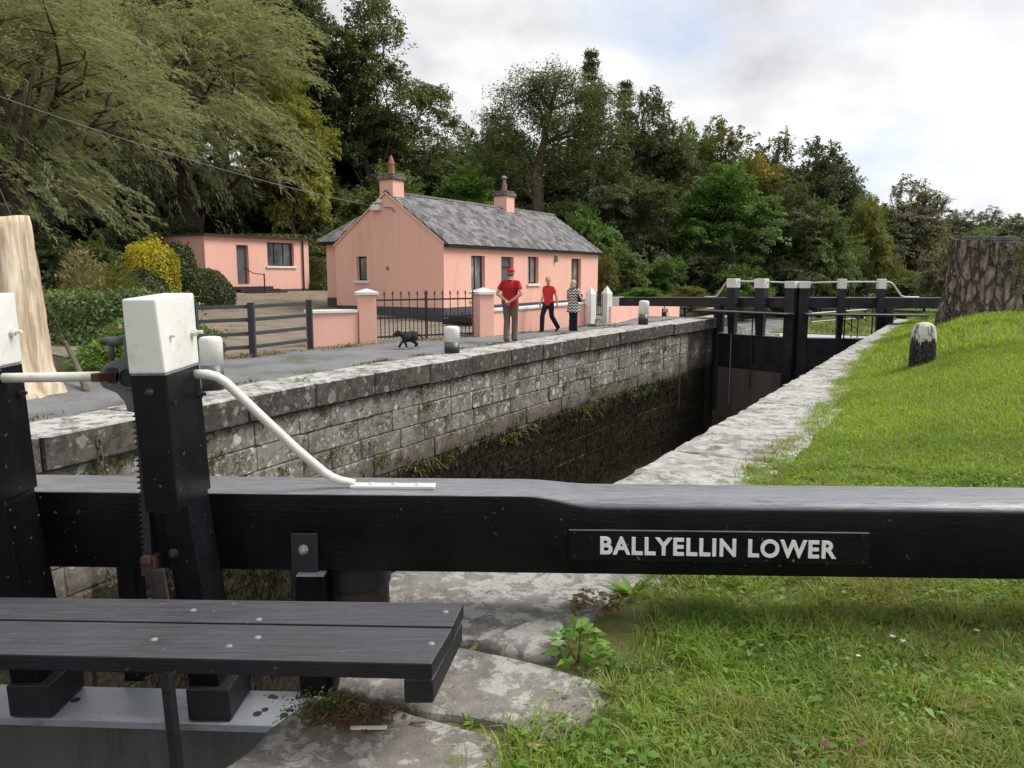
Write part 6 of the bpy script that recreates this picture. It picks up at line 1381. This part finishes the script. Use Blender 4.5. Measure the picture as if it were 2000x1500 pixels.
# ================================================================== people and the dog
material('skin', lambda nt: bsdf(nt, nt.mix(nt.noise(opos(nt), 9, 3), (.46, .25, .18), (.56, .33, .25)), .55, spec=.35))
def m_cloth(nt, col=(.3, .02, .03), var=.3, sc=9.):
    p = opos(nt); a = nt.noise(nt.vmath('MULTIPLY', p, (1, 1, .5)), sc, 5, .6, .5); return bsdf(nt, nt.mix(nt.ramp(a, .35, .65), col, tuple(x * (1 - var) for x in col)), .85, a, .5, .03, spec=.15)
material('red_polo', m_cloth, col=(.46, .022, .035)); material('bright_red_polo', m_cloth, col=(.66, .045, .05)); material('red_cap', m_cloth, col=(.62, .02, .03))
material('khaki', m_cloth, col=(.17, .145, .11)); material('navy', m_cloth, col=(.018, .02, .038)); material('navy_tee', m_cloth, col=(.03, .035, .06)); material('black_cloth', m_cloth, col=(.02, .02, .022))
material('grey_hair', m_cloth, col=(.22, .18, .14), var=.5, sc=20); material('blonde_hair', m_cloth, col=(.62, .5, .33), var=.4, sc=14); material('brown_hair', m_cloth, col=(.2, .12, .07), var=.5, sc=20)
material('shoe_brown', m_cloth, col=(.12, .055, .03)); material('shoe_black', m_cloth, col=(.02, .02, .02)); material('sole', lambda nt: bsdf(nt, (.55, .55, .53), .7)); material('eye_dark', lambda nt: bsdf(nt, (.02, .015, .012), .3)); material('lip', lambda nt: bsdf(nt, (.35, .12, .1), .5))
material('blue_plastic', lambda nt: bsdf(nt, (.03, .05, .4), .4)); material('yellow_plastic', lambda nt: bsdf(nt, (.7, .55, .03), .4))
def m_zigzag(nt):
    s = nt.sep(opos(nt)); u = nt.math('ADD', s[0], nt.math('MULTIPLY', s[1], .6)); tri = nt.math('ABSOLUTE', nt.math('SUBTRACT', nt.math('FRACT', nt.math('MULTIPLY', u, 9.)), .5))
    st = nt.math('FRACT', nt.math('MULTIPLY', nt.math('ADD', s[2], nt.math('MULTIPLY', tri, .10)), 12.5)); return bsdf(nt, nt.mix(nt.ramp(st, .48, .54), (.02, .02, .025), (.66, .65, .62)), .85, spec=.15)
material('zigzag', m_zigzag)
def m_print(nt):
    p = opos(nt); s = nt.sep(p); mk = nt.math('MULTIPLY', nt.ramp(nt.math('ABSOLUTE', s[0]), .13, .10), nt.math('MULTIPLY', nt.ramp(nt.math('ABSOLUTE', nt.math('SUBTRACT', s[2], .78)), .14, .11), nt.ramp(s[1], .02, .05)))
    return bsdf(nt, nt.mix(nt.math('MULTIPLY', mk, nt.ramp(nt.noise(p, 22, 3), .42, .55)), (.03, .035, .06), (.4, .4, .42)), .85, spec=.15)
material('print_tee', m_print)
V3 = lambda *a: np.array(a, float)
def ipts(a, b, n=5): return [a + (b - a) * f for f in np.linspace(0, 1, n)]
def hand(m, w, d, nrm, s, curl=.5, side=1):
    """palm, four unequal bent fingers and a thumb; w wrist, d pointing direction, nrm back of hand"""
    d = d / np.linalg.norm(d); nrm = nrm - d * (nrm @ d); nrm /= np.linalg.norm(nrm); c = np.cross(d, nrm) * side
    m.tube([w - d * .01 * s, w + d * .045 * s, w + d * .09 * s], [(.026 * s, .018 * s), (.040 * s, .016 * s), (.036 * s, .014 * s)], 8)
    for i, l_ in enumerate((.070, .080, .074, .058)):
        b = w + d * .085 * s + c * (-.029 + .0195 * i) * s; k = b + d * l_ * .5 * s - nrm * l_ * .18 * curl * s; e = k + d * l_ * (.5 - .25 * curl) * s - nrm * l_ * .5 * curl * s; m.tube([b - d * .02 * s, b, k, e], [.0095 * s, .0095 * s, .009 * s, .007 * s], 6)
    b = w + d * .03 * s - c * .03 * s; m.tube([b + c * .012 * s, b - c * .022 * s + d * .02 * s, b - c * .03 * s + d * .052 * s - nrm * .012 * s], [.013 * s, .011 * s, .008 * s], 6)
def person(label, loc, rz, H, J, mats, head_yaw=0., build=1., top='polo', hair='short', voxel=.0105):
    """J: joint overrides for a 1.72 m figure facing +Y (x = its right)"""
    s = H / 1.72; o = thing('person', label, 'person', loc, rz=rz); B = build
    j = dict(pel=V3(0, 0, .94), wai=V3(0, 0, 1.08), che=V3(0, .0, 1.28), shR=V3(.17 * B, 0, 1.385), shL=V3(-.17 * B, 0, 1.385), elR=V3(.24 * B, -.03, 1.13), elL=V3(-.24 * B, -.03, 1.13), wrR=V3(.25 * B, .06, .89), wrL=V3(-.25 * B, .06, .89), hiR=V3(.09 * B, 0, .90), hiL=V3(-.09 * B, 0, .90), knR=V3(.1 * B, .02, .49), knL=V3(-.1 * B, .02, .49), anR=V3(.1 * B, -.02, .08), anL=V3(-.1 * B, -.02, .08), neck=V3(0, .0, 1.46), head=V3(0, .03, 1.605), hdR=V3(0, .1, -1), hdL=V3(0, .1, -1), nmR=V3(1, 0, 0), nmL=V3(-1, 0, 0), ftR=V3(0, 1, 0), ftL=V3(0, 1, 0))
    for k_, v in J.items(): j[k_] = np.array(v, float)
    for k_ in ('pel', 'wai', 'che', 'shR', 'shL', 'elR', 'elL', 'wrR', 'wrL', 'hiR', 'hiL', 'knR', 'knL', 'anR', 'anL', 'neck', 'head'): j[k_] = j[k_] * s
    q = lambda *r: [(a * s * B, b * s * B) if True else 0 for a, b in r]
    cy, sy = math.cos(head_yaw), math.sin(head_yaw); fw = V3(-sy, cy, 0); rt = V3(cy, sy, 0); h = j['head']
    b = MB(); tl = [j['pel'] - (0, 0, .06 * s), j['pel'], j['wai'], j['che'], j['neck'] - (0, 0, .07 * s), j['neck']]
    b.tube(tl, q((.12, .10), (.155, .11), (.14, .10), (.16, .115), (.12, .085), (.06, .06)), 14)
    b.tube([j['neck'] - (0, 0, .05 * s), h - (0, 0, .06 * s)], [.06 * s, .052 * s], 10)
    b.ball(h + V3(0, 0, .02) * s, (.076 * s, .092 * s, .098 * s), 14, 10); b.ball(h + fw * .022 * s - (0, 0, .045 * s), (.056 * s, .062 * s, .066 * s), 12, 8)
    b.tube([h + fw * .088 * s + (0, 0, .012 * s), h + fw * .108 * s - (0, 0, .022 * s), h + fw * .088 * s - (0, 0, .03 * s)], [.010 * s, .015 * s, .012 * s], 6)
    for e in (1, -1): b.ball(h + rt * e * .078 * s - (0, 0, .002), (.014 * s, .02 * s, .032 * s), 8, 6)
    for e in 'RL':
        sg = 1 if e == 'R' else -1
        b.tube(ipts(j['sh' + e] - V3(sg * .06, 0, .0) * s, j['sh' + e], 2) + ipts(j['sh' + e], j['el' + e])[1:] , [.055 * s, .054 * s] + [.05 * s, .047 * s, .043 * s, .04 * s], 10); b.tube(ipts(j['el' + e], j['wr' + e]), [.041 * s, .042 * s, .037 * s, .031 * s, .026 * s], 10)
        hand(b, j['wr' + e], j['hd' + e], j['nm' + e], s, .55, sg)
        b.tube(ipts(j['hi' + e] + (0, 0, .03 * s), j['kn' + e]), [.088 * s, .085 * s, .075 * s, .063 * s, .055 * s], 10); b.tube(ipts(j['kn' + e], j['an' + e]), [.055 * s, .058 * s, .05 * s, .04 * s, .036 * s], 10)
    remeshed('body', b, voxel * s, 'skin', o, 2)
    for e in (1, -1): m = MB(); m.ball(h + fw * .083 * s + rt * e * .031 * s + (0, 0, .018 * s), (.011 * s, .011 * s, .008 * s), 8, 6); m.build('eye', 'eye_dark', o, local=True)
    m = MB(); m.tube([h + fw * .078 * s + rt * .022 * s - (0, 0, .062 * s), h + fw * .086 * s - (0, 0, .06 * s), h + fw * .078 * s - rt * .022 * s - (0, 0, .062 * s)], .006 * s, 6); m.build('mouth', 'lip', o, local=True)
    t = MB(); lo = {'polo': .10, 'tunic': .30, 'tee': .07}[top]; fl = {'polo': (.178, .138), 'tunic': (.235, .19), 'tee': (.17, .135)}[top]
    t.tube([j['pel'] - (0, 0, lo * s), j['pel'] + (0, 0, .02 * s), j['wai'], j['che'], j['neck'] - (0, 0, .075 * s), j['neck'] - (0, 0, .022 * s)], q(fl, (.182, .137), (.165, .125), (.182, .135), (.135, .098), (.072, .072)), 16)
    for e in 'RL':
        sg = 1 if e == 'R' else -1; f_ = {'polo': .62, 'tunic': .55, 'tee': .7}[top]; en = j['sh' + e] + (j['el' + e] - j['sh' + e]) * f_
        t.tube([j['sh' + e] - V3(sg * .09, 0, -.01) * s, j['sh' + e], (j['sh' + e] + en) / 2, en], [.064 * s, .064 * s, .064 * s, .063 * s], 12)
    sh_ = remeshed({'polo': 'polo_shirt', 'tunic': 'tunic', 'tee': 'tee_shirt'}[top], t, .014 * s, mats[0], o, 3)
    if top == 'polo': m = MB(); m.tube([j['neck'] + (.07 * s * math.cos(a), .072 * s * math.sin(a), -.015 * s) for a in np.linspace(0, 6.283, 15)], .016 * s, 6); m.build('collar', mats[0], sh_, local=True, smooth=True)
    l = MB(); l.tube([j['pel'] + (0, 0, .06 * s), j['pel'], j['pel'] - (0, 0, .08 * s)], q((.16, .118), (.168, .125), (.15, .115)), 14)
    for e in 'RL':
        l.tube(ipts(j['hi' + e] + (0, 0, .03 * s), j['kn' + e]) + ipts(j['kn' + e], j['an' + e] + (0, 0, -.03 * s))[1:], [.103 * s, .1 * s, .092 * s, .082 * s, .077 * s, .079 * s, .076 * s, .072 * s, .072 * s], 12)
    remeshed('trousers', l, .014 * s, mats[1], o, 3)
    for e in 'RL':
        f_ = j['ft' + e] / np.linalg.norm(j['ft' + e]); a = j['an' + e]; m = MB(); g = V3(0, 0, -.045) * s
        m.tube([a + g - f_ * .075 * s + V3(0, 0, .005) * s, a + g - f_ * .03 * s, a + g + f_ * .05 * s + V3(0, 0, -.004) * s, a + g + f_ * .13 * s + V3(0, 0, -.012) * s, a + g + f_ * .175 * s + V3(0, 0, -.018) * s], [(.03 * s, .03 * s), (.038 * s, .04 * s), (.042 * s, .036 * s), (.044 * s, .026 * s), (.025 * s, .015 * s)], 10); m.tube([a - (0, 0, .04 * s), a + (0, 0, .02 * s)], [.04 * s, .042 * s], 10)
        so = remeshed('shoe', m, .011 * s, mats[2], o, 2)
        if mats[2] == 'shoe_black': m = MB(); m.tube([a + g - f_ * .078 * s - (0, 0, .028 * s), a + g + f_ * .05 * s - (0, 0, .03 * s), a + g + f_ * .172 * s - (0, 0, .031 * s)], [(.03 * s, .008 * s), (.042 * s, .008 * s), (.026 * s, .008 * s)], 8); m.build('sole', 'sole', so, local=True)
    m = MB()
    if hair == 'cap':
        m.ball(h + V3(0, 0, .052) * s - fw * .004 * s, (.086 * s, .1 * s, .072 * s), 14, 10); m.tube([h + fw * .07 * s + (0, 0, .05 * s), h + fw * .165 * s + (0, 0, .035 * s)], [(.07 * s, .008 * s), (.055 * s, .006 * s)], 10); remeshed('cap', m, .009 * s, 'red_cap', o, 1)
        m = MB(); m.ball(h - fw * .022 * s + (0, 0, -.015 * s), (.080 * s, .082 * s, .055 * s), 12, 8); remeshed('hair', m, .009 * s, mats[3], o, 1)
    elif hair == 'long':
        m.ball(h + V3(0, 0, .03) * s - fw * .02 * s, (.097 * s, .104 * s, .1 * s), 14, 10); m.tube([h - fw * .05 * s, h - fw * .07 * s - (0, 0, .08 * s), h - fw * .06 * s - (0, 0, .17 * s)], [(.085 * s, .06 * s), (.1 * s, .06 * s), (.07 * s, .035 * s)], 12); remeshed('hair', m, .010 * s, mats[3], o, 1)
    else: m.ball(h + V3(0, 0, .036) * s - fw * .016 * s, (.082 * s, .094 * s, .09 * s), 14, 10); remeshed('hair', m, .009 * s, mats[3], o, 1)
    return o, j, s
def hz_(v): return math.atan2(v[1], v[0]) - math.pi / 2
p1 = G(997, 668); H1 = float(D(991, 524, p1[1])[2])
o1, j1, s1 = person('person in red polo and red cap, seen from behind, hands clasped behind', p1, hz_((.34, .94)), H1, dict(
    elR=(.30, -.10, 1.13), elL=(-.30, -.10, 1.13), wrR=(.055, -.215, .945), wrL=(-.06, -.195, 1.0), hdR=(-.75, -.1, -.6), hdL=(.7, -.15, -.6), nmR=(0, -1, .2), nmL=(0, -1, .2), knR=(.085, .07, .5), knL=(-.085, .0, .49), anR=(.06, .10, .085), anL=(-.07, -.1, .085)), ('red_polo', 'khaki', 'shoe_brown', 'grey_hair'), 0., 1.08, hair='cap')
ld = thing('dog_lead', 'blue and yellow dog lead held behind the back of the capped person', 'dog lead', (0, 0, 0)); ld.location = o1.location; ld.rotation_euler = o1.rotation_euler
m = MB(); m.tube([np.array((-.01, -.25, .92)) * s1, np.array((-.05, -.27, .86)) * s1, np.array((-.09, -.27, .82)) * s1], [.03, .034, .02], 8); m.build('handle', 'blue_plastic', ld, local=True, smooth=True)
m = MB(); m.ball(np.array((0, -.265, .95)) * s1, (.035, .03, .04), 10, 7); m.build('reel', 'yellow_plastic', ld, local=True, smooth=True)
p2 = G(1071, 648.5); H2 = float(D(1067, 541, p2[1])[2])
person('person in bright red polo and navy trousers, mid-stride, looking right', p2, hz_((-.62, -.78)), H2, dict(
    elR=(.24, -.06, 1.13), wrR=(.25, .10, .90), elL=(-.24, -.08, 1.13), wrL=(-.26, -.1, .88), knR=(.09, .2, .53), anR=(.08, .24, .08), knL=(-.09, -.05, .5), anL=(-.08, -.42, .15), ftL=(0, .9, -.45)), ('bright_red_polo', 'navy', 'shoe_black', 'grey_hair'), .85, .93)
p3 = G(1119, 647); H3 = float(D(1115, 547, p3[1])[2])
o3, j3, s3 = person('blonde person in black and white zigzag tunic and navy trousers', p3, hz_((.55, .83)), H3, dict(
    elR=(.29, -.02, 1.15), wrR=(.40, .10, .95), elL=(-.22, .0, 1.14), wrL=(-.2, .14, .93), knR=(.07, .03, .49), anR=(.06, .06, .08), knL=(-.06, .0, .49), anL=(-.05, -.06, .08), hdR=(.5, .3, -.8)), ('zigzag', 'navy', 'shoe_black', 'blonde_hair'), -.3, 1.0, top='tunic', hair='long')
bg_ = thing('shoulder_bag', 'small black bag at the right side of the zigzag tunic', 'bag', (0, 0, 0)); bg_.location = o3.location; bg_.rotation_euler = o3.rotation_euler
m = MB(); m.box(.17 * s3, .27 * s3, -.02, .16, .98 * s3, 1.27 * s3); m.build('pouch', 'black_cloth', bg_, local=True, bevel=.03, seg=3); m = MB(); m.tube([(.2 * s3, .05, 1.25 * s3), (.12 * s3, .0, 1.49 * s3), (-.02, -.12, 1.4 * s3)], .012, 6); m.build('strap', 'black_cloth', bg_, local=True)
p4 = D(1297, 630, 34.5); t4, n4 = TN(p4); p4[2] = float(HL(t4, n4)) + .01; H4 = float(D(1297, 596, 34.5)[2]) - p4[2]
person('small child in dark printed T-shirt in front of the lower pink wall', p4, hz_((-.1, -1)), H4, dict(elR=(.27, .02, 1.16), wrR=(.33, .1, .95), elL=(-.27, .02, 1.16), wrL=(-.33, .1, .95), head=(0, .03, 1.6)), ('print_tee', 'black_cloth', 'shoe_black', 'brown_hair'), .2, 1.1, top='tee')

# dog: black with white chest and paws, walking to the left
def m_dog(nt):
    p = opos(nt); s = nt.sep(p); n_ = nt.noise(p, 30, 4, .7); c = nt.mix(nt.ramp(n_, .45, .7), (.012, .011, .011), (.06, .052, .048))
    paw = nt.ramp(nt.math('ADD', s[2], nt.math('MULTIPLY', n_, .02)), .055, .045)
    ch = nt.math('MULTIPLY', nt.math('MULTIPLY', nt.ramp(s[1], .14, .17), nt.ramp(nt.math('ABSOLUTE', s[0]), .05, .035)), nt.math('MULTIPLY', nt.ramp(s[2], .30, .27), nt.ramp(s[2], .12, .14)))
    mz = nt.math('MULTIPLY', nt.ramp(s[1], .32, .335), nt.ramp(s[2], .315, .305))
    c = nt.mix(nt.math('MAXIMUM', nt.math('MAXIMUM', paw, ch), nt.math('MULTIPLY', mz, .35)), c, (.6, .58, .54)); return bsdf(nt, c, .75, n_, .6, .02, spec=.2)
material('dog_coat', m_dog)
pd = G(798, 682); dog = thing('dog', 'small black dog with white chest and paws walking left', 'dog', pd, rz=hz_((-.86, -.5))); dog.scale = (1.25, 1.02, 1.02)
m = MB(); m.tube([(0, -.2, .275), (0, -.13, .285), (0, -.02, .265), (0, .09, .255), (0, .16, .27)], [(.065, .075), (.092, .105), (.088, .108), (.098, .125), (.07, .09)], 14)
m.tube([(0, .12, .28), (0, .17, .31), (0, .215, .33)], [(.07, .08), (.062, .07), (.055, .06)], 12); m.ball((0, .235, .345), (.06, .065, .06), 12, 9); m.tube([(0, .27, .332), (0, .315, .318), (0, .347, .312)], [(.034, .032), (.026, .025), (.018, .017)], 10)
for sx_, fy, by2 in ((1, .20, -.20), (-1, .07, -.12)):
    x = .05 * sx_
    m.tube([(x, .11, .25), (x, .12, .17), (x, .10 + (fy - .11) * .6, .10), (x, fy, .03)], [.046, .034, .026, .022], 9); m.tube([(x, fy - .005, .022), (x, fy + .035, .016)], [.022, .017], 8)
    m.tube([(x, -.14, .26), (x * 1.1, -.10 + (by2 + .16) * .3, .17), (x, by2 - .03, .10), (x, by2, .03)], [.066, .05, .027, .022], 9); m.tube([(x, by2 - .005, .022), (x, by2 + .035, .016)], [.022, .017], 8)
m.tube([(0, -.19, .30), (0, -.26, .29), (0, -.31, .24), (0, -.33, .19)], [.026, .024, .02, .01], 8)
remeshed('body', m, .0085, 'dog_coat', dog, 1)
for e in (1, -1):
    m = MB(); m.tube([(.036 * e, .215, .39), (.066 * e, .22, .38), (.076 * e, .235, .325)], [(.02, .012), (.026, .010), (.008, .005)], 8); m.build('ear', 'dog_coat', dog, local=True, smooth=True)
    m = MB(); m.ball((.026 * e, .287, .358), .008, 7, 5); m.build('eye', 'eye_dark', dog, local=True)
m = MB(); m.ball((0, .363, .315), (.012, .01, .009), 8, 6); m.build('nose', 'eye_dark', dog, local=True)
